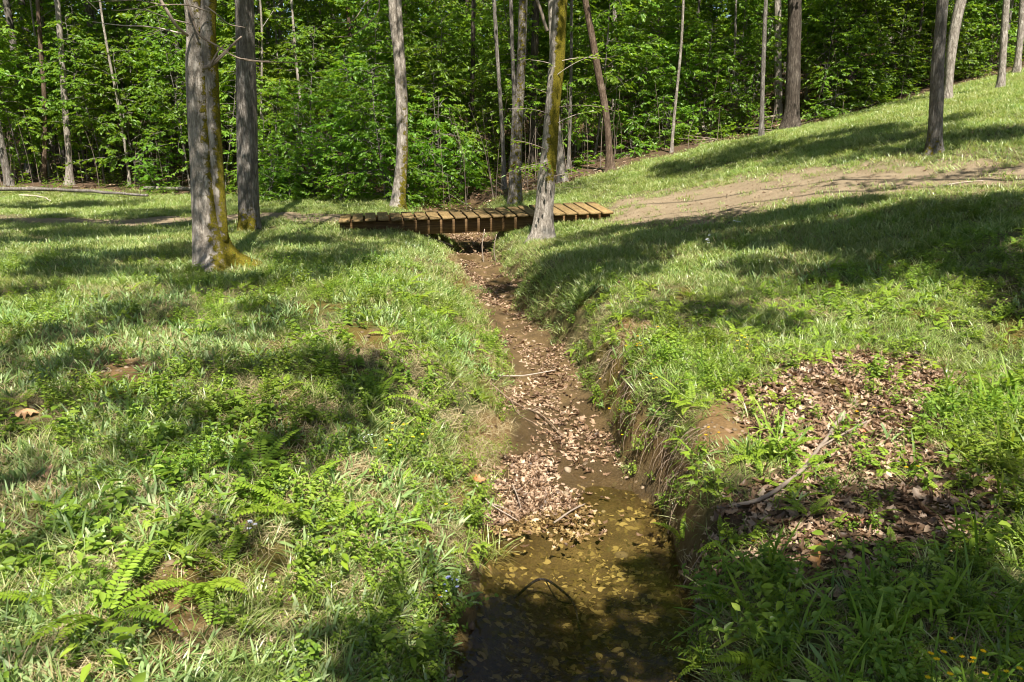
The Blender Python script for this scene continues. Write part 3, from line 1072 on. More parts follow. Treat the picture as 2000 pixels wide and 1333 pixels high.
# dry thatch
x, y = sample(46000, 2.0, 15, 1.2)
d, m = gdens(x, y)
x1, y1 = keep(x, y, (d * .6 + .6 * m['cut']) * sstep(-.5, .5, fbm(x * 1.2, y * 1.2, 51.3, 3)) * (zfun(x, y) > WATER_Z + .03))
put('dry_grass', x1, y1, rng.uniform(.6, 1.3, len(x1)), A_THATCH, 'tan dry thatch of last year showing between green blades', 'dry grass', .9)

# dead leaves: stream bed, hollow on the right bank, forest floor, strays
P = []
S = []
x = rng.uniform(-1.6, 1.4, 34000); y = rng.uniform(5.0, 20, 34000)
m = masks(x, y)
xl, xr, *_ = edges(y)
ctr = np.abs(x - (xl + xr) / 2) / ((xr - xl) / 2)
dn = m['bed'] * sstep(-.2, .35, fbm(x * 2.6, y * 1.5, 61, 3) + .45 * sstep(-.3, .4, x - (xl + xr) / 2) - .05)
pile = sstep(-.12, .10, sdist(LEAFPILE, x, y) + .12 * fbm(x * 5, y * 4, 2, 2))
dn = np.maximum(dn * sstep(5.5, 6.0, y), pile)
a, b = keep(x, y, dn)
P.append((a, b)); S.append(.3 + .9 * rng.random(len(a)) ** 1.6)
x = rng.uniform(-.2, 1.0, 6000); y = rng.uniform(4.6, 6.0, 6000)
a, b = keep(x, y, sstep(-.14, .10, sdist(LEAFPILE, x, y) + .14 * fbm(x * 5, y * 4, 2, 2)))
P.append((a, b)); S.append(rng.uniform(.4, .95, len(a)))
x = rng.uniform(.8, 4.6, 26000); y = rng.uniform(3.0, 8.2, 26000)
m = masks(x, y)
a, b = keep(x, y, m['litter'] * .8)
P.append((a, b)); S.append(.35 + 1.0 * rng.random(len(a)) ** 1.5)
x, y = sample(26000, 17, 38, 1.3)
m = masks(x, y)
a, b = keep(x, y, m['forest'] * .55 * sstep(-.7, .3, fbm(x, y, 71, 3)))
P.append((a, b)); S.append(rng.uniform(1.0, 2.0, len(a)))
x, y = sample(9000, 2.0, 16, 1.2)
d, m = gdens(x, y)
a, b = keep(x, y, d * .3 * (.35 + .65 * sstep(.3, .9, x)) + .35 * m['cut'] + .22 * m['clay'] + .1 * m['path'])
P.append((a, b)); S.append(rng.uniform(.5, 1.1, len(a)))
x = rng.uniform(0, 14, 14000); y = rng.uniform(11, 17.5, 14000)
m = masks(x, y)
a, b = keep(x, y, m['path'] * .5)
P.append((a, b)); S.append(rng.uniform(.2, .5, len(a)))
lx, ly = merge(*P)
put('leaf_litter', lx, ly, np.concatenate(S), A_DEAD, 'brown dead leaves carpeting the streambed, hollow and forest floor', 'leaf litter', .9, .22, .005)
x = rng.uniform(-.6, 1.3, 10000); y = rng.uniform(2.2, 5.9, 10000)
k = zfun(x, y) < WATER_Z + .01
a, b = keep(x[k], y[k], .55 * sstep(-.4, .5, fbm(x[k] * 2, y[k] * 2, 3, 3)) + .08)
put('sunken_leaves', a, b, rng.uniform(.5, 1.1, len(a)), A_SUNK, 'olive and brown leaves lying under the shallow water', 'sunken leaves', .8, .15, .001)

def pebble(m_, k):
    n_, q = 7, 10
    th = np.linspace(.05, math.pi - .05, n_)[:, None]
    ph = (np.arange(q) / q * TAU)[None]
    r_ = 1 + .22 * fbm(np.sin(th) * np.cos(ph) * 1.5 + k * 3, np.sin(th) * np.sin(ph) * 1.5, np.cos(th) * 1.5 + 0 * ph, 2)
    v_ = np.stack([r_ * np.sin(th) * np.cos(ph), r_ * np.sin(th) * np.sin(ph) * .75, r_ * np.cos(th) * .5 + 0 * ph], -1).reshape(-1, 3) * .02
    i_, j_ = np.meshgrid(np.arange(n_ - 1), np.arange(q), indexing='ij')
    m_.add(v_, np.stack([i_ * q + j_, (i_ + 1) * q + j_, (i_ + 1) * q + (j_ + 1) % q, i_ * q + (j_ + 1) % q], -1).reshape(-1, 4), .5)


M_STONE = simple_mat('creek_stone', [(.06, .04, .022), (.16, .11, .06), (.30, .235, .16)], .7, .3, 8)
A_PEB = build(pebble, 4, M_STONE, 'pebble_source')
x = rng.uniform(-1.6, 1.4, 9000); y = rng.uniform(2.4, 19, 9000)
a, b = keep(x, y, masks(x, y)['bed'] * .75 * sstep(-.4, .5, fbm(x * 2.4, y * 1.6, 91, 3)))
x = rng.uniform(1.5, 14, 5000); y = rng.uniform(11, 17.5, 5000)
k = rng.random(5000) < masks(x, y)['path'] * .35
a, b = np.r_[a, x[k]], np.r_[b, y[k]]
x, y = sample(26000, 2.2, 12, 1.2)
m = masks(x, y)
k = rng.random(len(x)) < np.maximum(m['clay'] * .8, m['cut'] * .35)
a, b = np.r_[a, x[k]], np.r_[b, y[k]]
put('gravel', a, b, np.exp(rng.normal(-.75, .55, len(a))), A_PEB, 'small brown stones and soil crumbs on the streambed, bare clay and path', 'gravel', .6, .3)

x = rng.uniform(-.2, 1.1, 260); y = rng.uniform(4.6, 5.9, 260)
k = (zfun(x, y) < WATER_Z) & (rng.random(260) < sstep(.5, -.05, -sdist(LEAFPILE, x, y)))
a, b = x[k], y[k]
scatter('floating_leaves', np.c_[a, b, np.full(len(a), WATER_Z - .002)], np.c_[rng.normal(size=(len(a), 2)) * .06, rng.random(len(a)) * TAU], rng.uniform(.4, .9, len(a)),
        rng.integers(0, 12, len(a)), A_DEAD, 'dead leaves floating on the pool below the leaf jam', 'floating leaves')

# ------------------------------------------------------------------ trees
def trunk_from_pixels(rows, y0, top_extra, seed, sides=22, rough=.05, flare=(.22, .8, 3), moss=None, second=None, lean=(0, 0), base_drop=.12, step=.10, rtop=.35):
    """rows: (px centre, py, px width) from the base upwards; the stem stands in the vertical plane y = y0"""
    pts = []
    for px, py, w in rows:
        d = ray(px, py)
        t = y0 / d[1]
        p = CAM + d * t
        f = (p - CAM) @ np.array([0, CT, -ST])
        pts.append((*p, .93 * w / 2 / F * f))
    pts = np.array(pts)
    b = pts[0].copy()
    gz_ = float(zfun(b[0], y0))
    pts[0, 2] = gz_ - base_drop
    d = pts[-1, :3] - pts[-2, :3]
    d = d / np.linalg.norm(d)
    r = pts[-1, 3]
    for k in range(1, 5):
        q = k / 4
        dd = d * (1 - .6 * q) + np.array([lean[0], lean[1], 1.0]) * .6 * q
        dd /= np.linalg.norm(dd)
        pts = np.vstack([pts, [*(pts[-1, :3] + dd * top_extra / 4), r * (1 - (1 - rtop) * q)]])
    L = np.linalg.norm(np.diff(pts[:, :3], axis=0), axis=1).sum()
    sp = smooth_path(pts, max(12, int(L / step)))
    mb = MB()
    v, f = tube(sp[:, :3], np.maximum(sp[:, 3], .01), sides, rough, seed, flare)
    mb.add(v, f)
    return mb, sp


def finish_tree(name, mb, sp, bark, label, crown=None, mossfn=None, branches=(), group=None):
    base = sp[0, :3].copy()
    base[2] = float(zfun(base[0], base[1]))
    root = thing(name, label, 'tree', base, 0, group)
    v = np.concatenate(mb.v)
    moss = np.zeros(len(v)) if mossfn is None else np.clip(mossfn(v), 0, 1)
    for q in range(len(mb.v)):
        mb.v[q] = mb.v[q] - base
    link('trunk', mb.mesh('trunk', M_BARKS[bark], True, 'var', {'moss': moss}), root)
    for b in branches:
        bm = MB()
        for path, r0, r1 in b:
            p = smooth_path(path, max(8, len(path) * 5)) if len(path) > 2 else np.linspace(path[0], path[-1], 6)
            p = p + np.c_[fbm(p[:, 2] * 3, p[:, 0] * 3, 1), fbm(p[:, 0] * 3, p[:, 2] * 3, 2), fbm(p[:, 0] * 3, p[:, 1] * 3, 3)] * .012
            vv, ff = tube(p - base, np.linspace(r0, r1, len(p)), 6, cap=True)
            bm.add(vv, ff)
        link('branch', bm.mesh('branch', M_TWIG), root)
    if crown is not None:
        link('crown', crown(base, sp), root)
    return root


def clump_leaves(mb, c, rad, n, L, up=.9):
    u = rnd_unit(n) * (rng.random(n) ** .45)[:, None]
    p = c + u * rad
    d = u * np.array([1, 1, .3]) + rnd_unit(n) * .7
    nr = rnd_unit(n) * .6 + np.array([0, 0, up])
    s = L * rng.uniform(.7, 1.3, n)
    add_leaves(mb, p, d, nr, s, s * .62, .2, .2)


_gd = ray(945, 1290)
_g0 = CAM + _gd * ((WATER_Z - CAM[2]) / _gd[2])
_gd = _gd * np.array([1, 1, -1]) / np.linalg.norm(_gd)


def in_gap(c, r):
    """the opening in the tree tops above the stream"""
    q = np.asarray(c) - _g0
    t = q @ _gd
    return t > 0 and np.linalg.norm(q - _gd * t) < .3 + .065 * t + r


def make_crown(spread, zlo, zhi, nclump, per, L, clump_r, limbs=True):
    """crown mesh in the frame of the tree base (world axes)"""
    def fn(base, sp):
        mb = MB()
        z = sp[:, 2] - base[2]
        for k in range(nclump):
            q = (k + rng.random()) / nclump
            zz = zlo + (zhi - zlo) * q
            az = k * 2.4 + rng.normal() * .4
            env = math.sin(math.pi * (.12 + .8 * q)) ** .7
            rr = spread * env * rng.uniform(.35, 1.0)
            cx = np.interp(min(zz, z.max()), z, sp[:, 0]) - base[0]
            cy = np.interp(min(zz, z.max()), z, sp[:, 1]) - base[1]
            c = np.array([cx + rr * math.cos(az), cy + rr * math.sin(az), zz])
            cr = clump_r * rng.uniform(.7, 1.3)
            if in_gap(base + c, cr):
                continue
            clump_leaves(mb, c, np.array([cr, cr, cr * .5]), int(per * rng.uniform(.7, 1.3)), L)
        return mb.mesh('crown', M_CANOPY)
    return fn


def add_limbs(mb, base_pt, targets, r0):
    for t in targets:
        t = np.asarray(t, float)
        m_ = (base_pt + t) / 2 + np.array([0, 0, .12 * np.linalg.norm(t - base_pt)])
        p = smooth_path([base_pt, m_, t], 10)
        v, f = tube(p, np.linspace(r0, r0 * .25, 10), 6, .05, rng.random() * 9)
        mb.add(v, f)


def moss_side(sp, dirx, diry, amt=1.0, zlow=None, off=0.0):
    def fn(v):
        cx = np.interp(v[:, 2], sp[:, 2], sp[:, 0])
        cy = np.interp(v[:, 2], sp[:, 2], sp[:, 1])
        r = np.interp(v[:, 2], sp[:, 2], sp[:, 3])
        a = ((v[:, 0] - cx) * dirx + (v[:, 1] - cy) * diry) / (r + 1e-6)
        m_ = sstep(-.05 + off, .8 + off, a) * amt
        if zlow is not None:
            m_ = m_ * sstep(zlow[1], zlow[0], v[:, 2])
        return m_ * .75
    return fn


# the big mossy pair stem on the left
mb, sp = trunk_from_pixels([(432, 524, 98), (417, 492, 80), (407, 436, 64), (399, 330, 58), (394, 220, 55), (391, 130, 56), (384, 60, 41), (378, 0, 39)], 10.4, 8.5, 1.3, 34, .085, (.14, .75, 3), step=.06)
mb2, sp2 = trunk_from_pixels([(418, 260, 20), (412, 180, 34), (409, 120, 36), (406, 60, 33), (408, 0, 32)], 10.36, 7.5, 4.1, 20, .05, None, lean=(.25, 0), base_drop=0, step=.06)
# the second stem starts inside the first, not on the ground
sp2[0, 2] = at_depth(418, 260, 10.36)[2]
mbx = MB()
pts = smooth_path(np.vstack([[*at_depth(414, 270, 10.38), .06], sp2[6:]]), 120)
v, f = tube(pts[:, :3], pts[:, 3], 20, .05, 4.1)
n1 = mb.n
mb.add(v, f)
# a root running out to the right
rp = np.array([hit(440, 515), hit(465, 516), hit(492, 520)]) + np.array([0, 0, .01])
rp[0, 2] += .10
v, f = tube(smooth_path(rp, 12), np.linspace(.085, .02, 12), 8, .1, 2)
mb.add(v, f)
A = lambda px, py, dy=0.0: at_depth(px, py, 10.2 + dy)
t1_br = [
    [([A(364, -8), A(372, 30), A(385, 65), A(420, 88), A(470, 115), A(540, 121), A(592, 120)], .016, .004), ([A(470, 115), A(520, 118, -.1), A(560, 108)], .006, .003)],
    [([A(312, -5, -.3), A(340, 45, -.2), A(366, 70)], .02, .02)],
    [([A(368, 69), A(330, 60, -.1), A(260, 52, -.3), A(178, 44, -.5)], .011, .004)],
    [([A(405, 22), A(370, 12, -.1), A(320, 8, -.3), A(280, 20, -.4), A(255, 45, -.5)], .009, .003), ([A(320, 8, -.3), A(250, 2, -.4), A(165, 6, -.6)], .006, .003)],
    [([A(372, 48), A(330, 35, -.2), A(280, 22, -.3), A(215, 20, -.5)], .008, .003), ([A(330, 35, -.2), A(310, 60, -.2), A(255, 75, -.2)], .004, .002)],
    [([A(402, 12), A(425, 30, -.1), A(452, 48, -.2), A(480, 52, -.2)], .008, .003)],
    [([A(398, 134), A(420, 124), A(448, 100)], .022, .012), ([A(412, 128), A(436, 108), A(472, 72)], .02, .011), ([A(410, 132, -.03), A(432, 96), A(440, 88)], .015, .008)],
]
mfs = [moss_side(sp, .98, -.2, 1.0, None, .3)]


def t1_moss(v):
    m_ = mfs[0](v) * (1 - .4 * sstep(2.2, 2.9, v[:, 2]))
    m_[n1:] = np.maximum(.7 * sstep(-.1, 1.1, (v[n1:, 0] - np.interp(v[n1:, 2], pts[:, 2], pts[:, 0])) / .1), m_[n1:] * 0)
    return m_


T1 = finish_tree('mossy_tree', mb, sp, 'pale', 'thick forked pale tree with golden moss and bare twigs, nearest on the left bank',
                 make_crown(2.6, 6.0, 12, 26, 130, .12, .75), t1_moss, t1_br)

mb, sp = trunk_from_pixels([(488, 462, 52), (487, 430, 45), (484, 330, 43), (482, 220, 42), (480, 120, 40), (477, 0, 38)], 15.0, 9, 2.2, 26, .035, (.16, .35, 4), step=.08)
B_ = lambda px, py, dy=0.0: at_depth(px, py, 14.6 + dy)
T2 = finish_tree('straight_tree', mb, sp, 'grey', 'straight grey furrowed trunk just behind the mossy forked tree', make_crown(3.0, 6.5, 14, 26, 150, .13, .9),
                 moss_side(sp, -.3, -.9, .8, (.15, .55)), [
                     [([B_(500, -60), B_(600, -40), B_(735, -20), B_(742, 12), B_(715, 50), B_(685, 70), B_(650, 74)], .02, .006), ([B_(735, -10), B_(712, 10), B_(688, 40), B_(650, 46)], .01, .004)]])

mb, sp = trunk_from_pixels([(1058, 475, 52), (1062, 430, 40), (1068, 350, 37), (1076, 250, 33), (1080, 200, 32), (1087, 120, 33), (1091, 50, 30), (1094, 0, 30)], 14.1, 8, 3.7, 26, .085, (.2, .6, 3), step=.07, lean=(.1, 0))
C_ = lambda px, py, dy=0.0: at_depth(px, py, 14.0 + dy)
T3 = finish_tree('bank_tree', mb, sp, 'pale', 'leaning pale tree with yellow moss, standing on the right bank in front of the footbridge', make_crown(2.0, 9.3, 12.5, 22, 130, .12, .8),
                 lambda v, f=moss_side(sp, .88, -.46, 1.2, None, -.1): f(v) * sstep(.75, 1.3, v[:, 2]), [
                     [([C_(1070, 60), C_(1055, 20), C_(1045, -10)], .03, .025)]])

# leafy sprays low on the bank tree
def spray(mb, tw, p0, d, L, leafL=.1, rise=.15):
    n = 10
    t = np.linspace(0, 1, n)
    d = np.asarray(d, float) / np.linalg.norm(d)
    p = np.asarray(p0) + d * (t * L)[:, None] + np.array([0, 0, 1.0]) * (rise * L * (t - t * t * 1.5))[:, None]
    v, f = tube(p, np.linspace(.008, .002, n), 4, cap=False)
    tw.add(v, f)
    k = int(L / .035)
    tt = rng.random(k) * .85 + .15
    c = p[0] + (p[-1] - p[0]) * tt[:, None]
    c[:, 2] = np.interp(tt, t, p[:, 2])
    side = np.cross(d, [0, 0, 1.0])
    sg = np.where(rng.random(k) < .5, 1, -1)[:, None]
    off = rng.random(k)[:, None] * .22 * L
    c = c + side * sg * off + rng.normal(size=(k, 3)) * .03
    add_leaves(mb, c, d + side * sg * .9 + np.array([0, 0, -.25]) + rng.normal(size=(k, 3)) * .2, np.array([0, 0, 1.0]) + rng.normal(size=(k, 3)) * .35,
               leafL * rng.uniform(.6, 1.2, k), leafL * .5 * rng.uniform(.7, 1.2, k), .25, .2)


for px, py, dx, dz, L in [(1075, 330, -1, .1, 1.1), (1080, 300, -.9, .35, .8), (1078, 320, -1, -.1, .9), (1090, 240, .8, .3, .8), (1080, 190, -.8, .4, .7), (1084, 150, .9, .5, .9),
                          (1078, 225, -1, .2, .8), (1095, 120, 1, .1, .8), (1090, 130, -.9, .2, .7), (1082, 345, .9, .1, .7), (1092, 210, 1, .0, 1.0)]:
    b = at_depth(px, py, 14.0) - np.array(T3.location)
    mbl, mbt = MB(), MB()
    spray(mbl, mbt, b, (dx, -.35 + rng.normal() * .4, dz), L, .085)
    tw = link('branch', mbt.mesh('branch', M_TWIG), T3)
    link('foliage', mbl.mesh('foliage', M_LEAF), tw)

# trees on the lawn to the right
def simple_tree(name, rows, y0, bark, label, seed, top=9, crown=None, moss=None, sides=20, flare=(.16, .45, 3), rough=.045, lean=(0, 0), branches=(), second=None):
    mb, sp = trunk_from_pixels(rows, y0, top, seed, sides, rough, flare, step=.1, lean=lean)
    if second:
        mb2, sp2 = trunk_from_pixels(second, y0 - .05, top, seed + 3, sides, rough, flare, step=.1)
        for v, f in zip(mb2.v, [mb2.f]):
            mb.add(v, [q for q in f])
    return finish_tree(name, mb, sp, bark, label, crown, (lambda v, f=moss_side(sp, *moss): f(v)) if moss else None, branches)


D_ = lambda px, py, dy=0.0: at_depth(px, py, 13.8 + dy)
simple_tree('lawn_tree', [(1824, 305, 40), (1825, 280, 31), (1829, 200, 27), (1832, 120, 25), (1838, 40, 22), (1841, 0, 22)], 14.0, 'grey',
            'slim brown trunk on the right lawn, the nearer of a close pair', 5.2, 7, make_crown(2.4, 5.5, 11, 22, 140, .12, .8), (-.8, -.6, .5, (1.3, 1.9)))
simple_tree('lawn_tree', [(1850, 198, 21), (1852, 180, 17), (1857, 110, 19), (1868, 40, 21), (1877, 0, 22)], 20.0, 'pale',
            'pale leaning trunk on the right lawn, standing behind the slim brown one', 6.4, 9, make_crown(2.8, 7, 13, 22, 150, .14, .9))
simple_tree('lawn_tree', [(1954, 177, 18), (1956, 150, 15), (1961, 70, 14), (1966, 0, 13)], 21.5, 'pale',
            'lone straight pale trunk at the top of the lawn slope', 7.1, 9, make_crown(2.6, 7, 13, 22, 150, .14, .9))
simple_tree('forest_tree', [(1984, 160, 18), (1988, 120, 14), (1994, 60, 13), (1998, 0, 13)], 24.5, 'pale',
            'pale trunk at the wood edge on the far right above the lawn', 7.9, 9, make_crown(2.6, 6, 13, 20, 150, .15, 1.0))
# trees behind the footbridge and along the wood edge
simple_tree('twin_stem_tree', [(775, 405, 34), (782, 350, 27), (786, 280, 24), (782, 200, 19), (776, 100, 18), (768, 40, 17), (766, 0, 17)], 19.0, 'pale',
            'pale tree with two fused stems behind the left half of the footbridge', 8.8, 9, make_crown(2.2, 12.8, 16, 22, 150, .14, .9), (.9, -.35, .9, (.1, 3.6), .2),
            second=[(784, 405, 14), (788, 300, 16), (789, 200, 15), (786, 120, 12), (782, 60, 11), (779, 0, 11)])
simple_tree('forked_tree', [(1007, 392, 28), (1008, 340, 22), (1013, 220, 20), (1019, 100, 19), (1022, 0, 18)], 19.0, 'grey',
            'tall grey trunk with a thin second stem behind the middle of the footbridge', 9.5, 9, make_crown(2.2, 12.8, 16, 22, 150, .14, .9), (.3, -.8, .4),
            second=[(998, 392, 14), (1000, 330, 11), (1004, 200, 9), (1000, 80, 8), (998, 0, 8)])
simple_tree('forest_tree', [(1098, 360, 24), (1096, 330, 18), (1090, 270, 15), (1084, 180, 14), (1078, 60, 13), (1076, 0, 13)], 21.3, 'pale',
            'pale flared trunk half hidden behind the leaning bank tree', 10.1, 9, make_crown(3, 7, 14, 22, 150, .15, 1.0))
simple_tree('forest_tree', [(1193, 328, 24), (1190, 300, 16), (1183, 220, 15), (1168, 140, 15), (1154, 60, 14), (1143, 0, 13)], 21.8, 'brown',
            'brown trunk leaning to the left above the right end of the footbridge', 11.3, 9, make_crown(3, 6.5, 14, 22, 150, .15, 1.0), lean=(-.2, 0))
simple_tree('forest_tree', [(1487, 275, 13), (1488, 230, 10), (1491, 120, 9), (1496, 0, 8)], 22.3, 'grey',
            'thin grey trunk on leaf litter left of the stout dark tree', 12.7, 8, make_crown(2.2, 5.5, 11, 18, 130, .14, .9))
simple_tree('stout_tree', [(1545, 250, 46), (1546, 225, 32), (1549, 160, 29), (1551, 80, 28), (1552, 0, 27)], 23.6, 'dark',
            'stout dark trunk with flared base at the wood edge beside the lawn', 13.6, 9, make_crown(3.4, 6, 15, 26, 160, .15, 1.1))
simple_tree('forest_tree', [(1520, 226, 20), (1520, 190, 16), (1519, 100, 15), (1519, 0, 14)], 26.5, 'pale',
            'pale trunk just behind and left of the stout dark tree', 14.9, 9, make_crown(3, 7, 14, 22, 150, .15, 1.0))
simple_tree('forest_tree', [(136, 372, 22), (135, 340, 15), (128, 220, 13), (121, 120, 12), (112, 0, 11)], 25.0, 'pale',
            'slender pale trunk rising behind the long fallen log', 15.3, 9, make_crown(2.8, 7, 13, 22, 150, .15, 1.0))
simple_tree('forest_tree', [(84, 372, 14), (86, 320, 10), (87, 200, 9), (80, 100, 9), (73, 0, 8)], 25.6, 'brown',
            'thin brown trunk left of the slender pale one behind the log', 16.2, 8, make_crown(2.4, 6.5, 12, 18, 130, .15, 1.0))
simple_tree('forest_tree', [(22, 378, 20), (14, 340, 16), (4, 290, 15), (-6, 240, 14), (-30, 120, 13), (-50, 0, 12)], 24.6, 'grey',
            'grey trunk leaning out of the left edge at the end of the log', 17.6, 8, make_crown(2.6, 6.5, 12, 20, 130, .15, 1.0), lean=(-.2, 0))
simple_tree('forest_tree', [(918, 345, 14), (919, 300, 11), (922, 180, 10), (924, 80, 9), (925, 0, 9)], 25.0, 'dark',
            'thin dark trunk in the wood left of the tall grey forked tree', 18.4, 8, make_crown(2.6, 6.5, 12, 20, 140, .15, 1.0))
simple_tree('forest_tree', [(985, 350, 12), (982, 280, 8), (976, 180, 8), (970, 90, 8), (965, 0, 8)], 21.4, 'grey',
            'thin curved grey stem just left of the tall grey forked tree', 19.4, 7, make_crown(2.2, 6, 11, 16, 130, .14, .9), lean=(-.1, 0))
simple_tree('forest_tree', [(1040, 350, 24), (1039, 300, 17), (1042, 160, 16), (1046, 40, 15), (1047, 0, 15)], 24.6, 'dark',
            'dark trunk between the tall grey forked tree and the leaning bank tree', 20.4, 9, make_crown(3, 7, 14, 22, 150, .15, 1.0))

# ------------------------------------------------------------------ woodland: saplings and background trees (shared meshes)
def sapling_meshes(h, nlimb, Lmax, leafL, seed, zfrac=.2, stems=1, r0=.022):
    global rng
    keep_rng = rng
    rng = np.random.default_rng(seed)
    st_, lf = MB(), MB()
    for s in range(stems):
        lean = rng.normal(size=2) * (.06 if stems == 1 else .22)
        t = np.linspace(0, 1, 9)
        hh = h * (1 if s == 0 else rng.uniform(.6, .95))
        p = np.c_[lean[0] * hh * t + .08 * np.sin(t * 5 + seed), lean[1] * hh * t + .08 * np.cos(t * 4 + seed), hh * t - .1]
        v, f = tube(p, np.linspace(r0 * h / 4, .005, 9), 6, .06, seed)
        st_.add(v, f)
        nl = nlimb // stems
        for k in range(nl):
            q = zfrac + (1 - zfrac) * (k + rng.random()) / nl
            az = k * 2.4 + rng.normal() * .5 + s
            b = np.array([np.interp(q, t, p[:, 0]), np.interp(q, t, p[:, 1]), np.interp(q, t, p[:, 2])])
            L = Lmax * (1.05 - .75 * q ** 1.6) * rng.uniform(.55, 1.15)
            u = np.linspace(0, 1, 7)
            rise = rng.uniform(-.1, .95)
            d = np.array([math.cos(az), math.sin(az), 0])
            lp = b + d * (u * L)[:, None] + np.array([0, 0, 1.0]) * (L * (rise * u - .42 * u * u))[:, None]
            v, f = tube(lp, np.linspace(.010, .002, 7), 4, cap=False)
            st_.add(v, f)
            side = np.array([-d[1], d[0], 0])
            for g in np.arange(.18, 1.0, .105 / L):
                c = np.array([np.interp(g, u, lp[:, i]) for i in range(3)])
                sg = 1 if rng.random() < .5 else -1
                tl = rng.uniform(.15, .38) * (1.15 - .5 * g)
                td = side * sg * .8 + d * .65 + np.array([0, 0, rng.normal() * .35])
                td /= np.linalg.norm(td)
                m_ = max(3, int(tl / .034))
                w = np.linspace(.25, 1, m_)
                cc = c + td * (w * tl)[:, None] + np.array([0, 0, -.12]) * (w * w * tl)[:, None]
                sd = np.cross(td, [0, 0, 1.0]) * np.where(np.arange(m_) % 2 == 0, 1, -1)[:, None]
                dd = td * .8 + sd * .8 + np.array([0, 0, -.3]) + rng.normal(size=(m_, 3)) * .2
                dd[-1] = td + np.array([0, 0, -.3])
                nn = np.array([0, 0, 1.0]) + rng.normal(size=(m_, 3)) * .55
                ll = leafL * rng.uniform(.6, 1.2, m_)
                add_leaves(lf, cc, dd, nn, ll, ll * .66, .25, .25)
    a = st_.mesh('sapling_stem', M_BARKS['grey'], True, 'var', {'moss': np.zeros(st_.n)})
    b = lf.mesh('sapling_crown', M_LEAF, True)
    rng = keep_rng
    return a, b


SAP = [sapling_meshes(4.8, 46, 1.8, .115, 101, .26), sapling_meshes(3.5, 42, 1.5, .11, 102, .18), sapling_meshes(5.8, 52, 2.0, .115, 103, .30),
       sapling_meshes(2.3, 40, 1.05, .10, 104, .06, 3), sapling_meshes(6.6, 60, 2.1, .12, 105, .25), sapling_meshes(1.3, 24, .75, .11, 106, .05, 3)]
print('sapling leaves', [len(b.polygons) // 2 for a, b in SAP])
_proto = {}
ALL_SAP = []


def sapling(x, y, var, s, label, group=None, name=None):
    z = float(zfun(x, y))
    nm = name or ('sapling' if var not in (3, 5) else 'shrub')
    if (var, nm) not in _proto:
        r = thing(nm, label, nm, (x, y, z))
        link('trunk' if nm == 'sapling' else 'stem', SAP[var][0], r)
        link('crown', SAP[var][1], r)
        _proto[(var, nm)] = r
        r.scale = (s, s, s)
        r.rotation_euler = (0, 0, rng.random() * TAU)
    else:
        r = copy_tree(_proto[(var, nm)], (x, y, z), rng.random() * TAU, s)
        tag(r, label)
    if 'group' in r:
        del r['group']
    if group:
        r['group'] = group
    ALL_SAP.append(r)
    return r


def xat(px, y):
    return (px - 1000) / F * y / 1.02


# front row, placed where the photograph shows each
FRONT = [(-40, 25.0, 1, 1.1), (40, 25.4, 0, 1.05), (200, 25.2, 0, 1.05), (262, 24.8, 1, 1.15), (330, 25.4, 0, 1.0), (170, 26.6, 2, .95), (110, 26, 1, 1.2), (20, 26.5, 2, 1.0), (300, 24.6, 5, .9),
         (375, 23.5, 2, .9), (440, 23.4, 0, .9), (540, 22.6, 1, .9), (530, 21.2, 5, .9), (570, 21.3, 5, 1.0), (600, 23.5, 2, .8), (640, 22.0, 3, 1.1), (668, 20.9, 3, .95), (700, 21.4, 1, 1.0), (745, 20.2, 1, .95),
         (752, 20.6, 3, 1.1), (720, 22.5, 0, 1.0), (820, 21.6, 3, 1.2), (860, 23.0, 1, 1.0), (850, 25.0, 0, 1.0), (940, 24.5, 1, .9), (960, 27.0, 0, 1.0), (1120, 25.4, 1, 1.0), (1150, 26.6, 0, 1.0),
         (1230, 25.5, 1, .95), (1300, 27, 0, 1.0), (1360, 26.0, 1, 1.0), (1420, 27.5, 0, 1.0), (1450, 25.0, 1, .85), (1600, 25.2, 0, .95), (1640, 25.6, 1, 1.05), (1700, 26.2, 0, 1.0), (1590, 26.5, 2, .9),
         (1750, 27.0, 0, 1.0), (1740, 25.8, 3, .9), (1790, 26.5, 1, 1.0), (1820, 27.0, 0, 1.0), (1890, 27, 1, 1.1), (1930, 28, 0, 1.0), (2010, 28, 1, 1.1), (2060, 28, 0, 1.0), (1680, 25.0, 5, 1.0), (1860, 25.9, 3, .8),
         (1610, 25.0, 3, 1.1), (1660, 25.4, 3, 1.2), (1715, 25.8, 3, 1.1), (1770, 26.2, 3, 1.1), (1800, 26.3, 1, 1.0), (1640, 26.5, 4, 1.0), (1720, 27.5, 4, 1.0), (1430, 24.9, 3, .9), (1380, 24.8, 5, 1.0), (1300, 24.6, 3, .9), (1240, 24.2, 5, 1.2),
         (1900, 26.4, 3, 1.0), (1950, 26.8, 1, 1.0), (1340, 26.4, 1, 1.1), (880, 21.9, 5, 1.3), (910, 23.0, 3, 1.0), (610, 21.5, 3, 1.0), (560, 22.4, 3, 1.1), (500, 22.6, 3, 1.0), (1110, 23.6, 5, 1.2)]
for px, y, var, s in FRONT:
    sapling(xat(px, y), y, var, s * rng.uniform(.95, 1.05), '', None)
taken = [np.array(o.location)[:2] for o in ALL_SAP]
# further back
cnt = 0
tries = 0
while cnt < 210 and tries < 9000:
    tries += 1
    y = rng.uniform(23, 46)
    x = rng.uniform(-1, 1) * (.70 * y + 2)
    if y < forest_edge(x) + 2.0:
        continue
    px = proj((x, y, float(zfun(x, y)) + 1))[0]
    p2 = np.array([x, y])
    if min(np.linalg.norm(p2 - q) for q in taken) < .95:
        continue
    taken.append(p2)
    sapling(x, y, int(rng.choice([0, 1, 2, 2, 4, 4, 0])), rng.uniform(.85, 1.25), '', None)
    cnt += 1

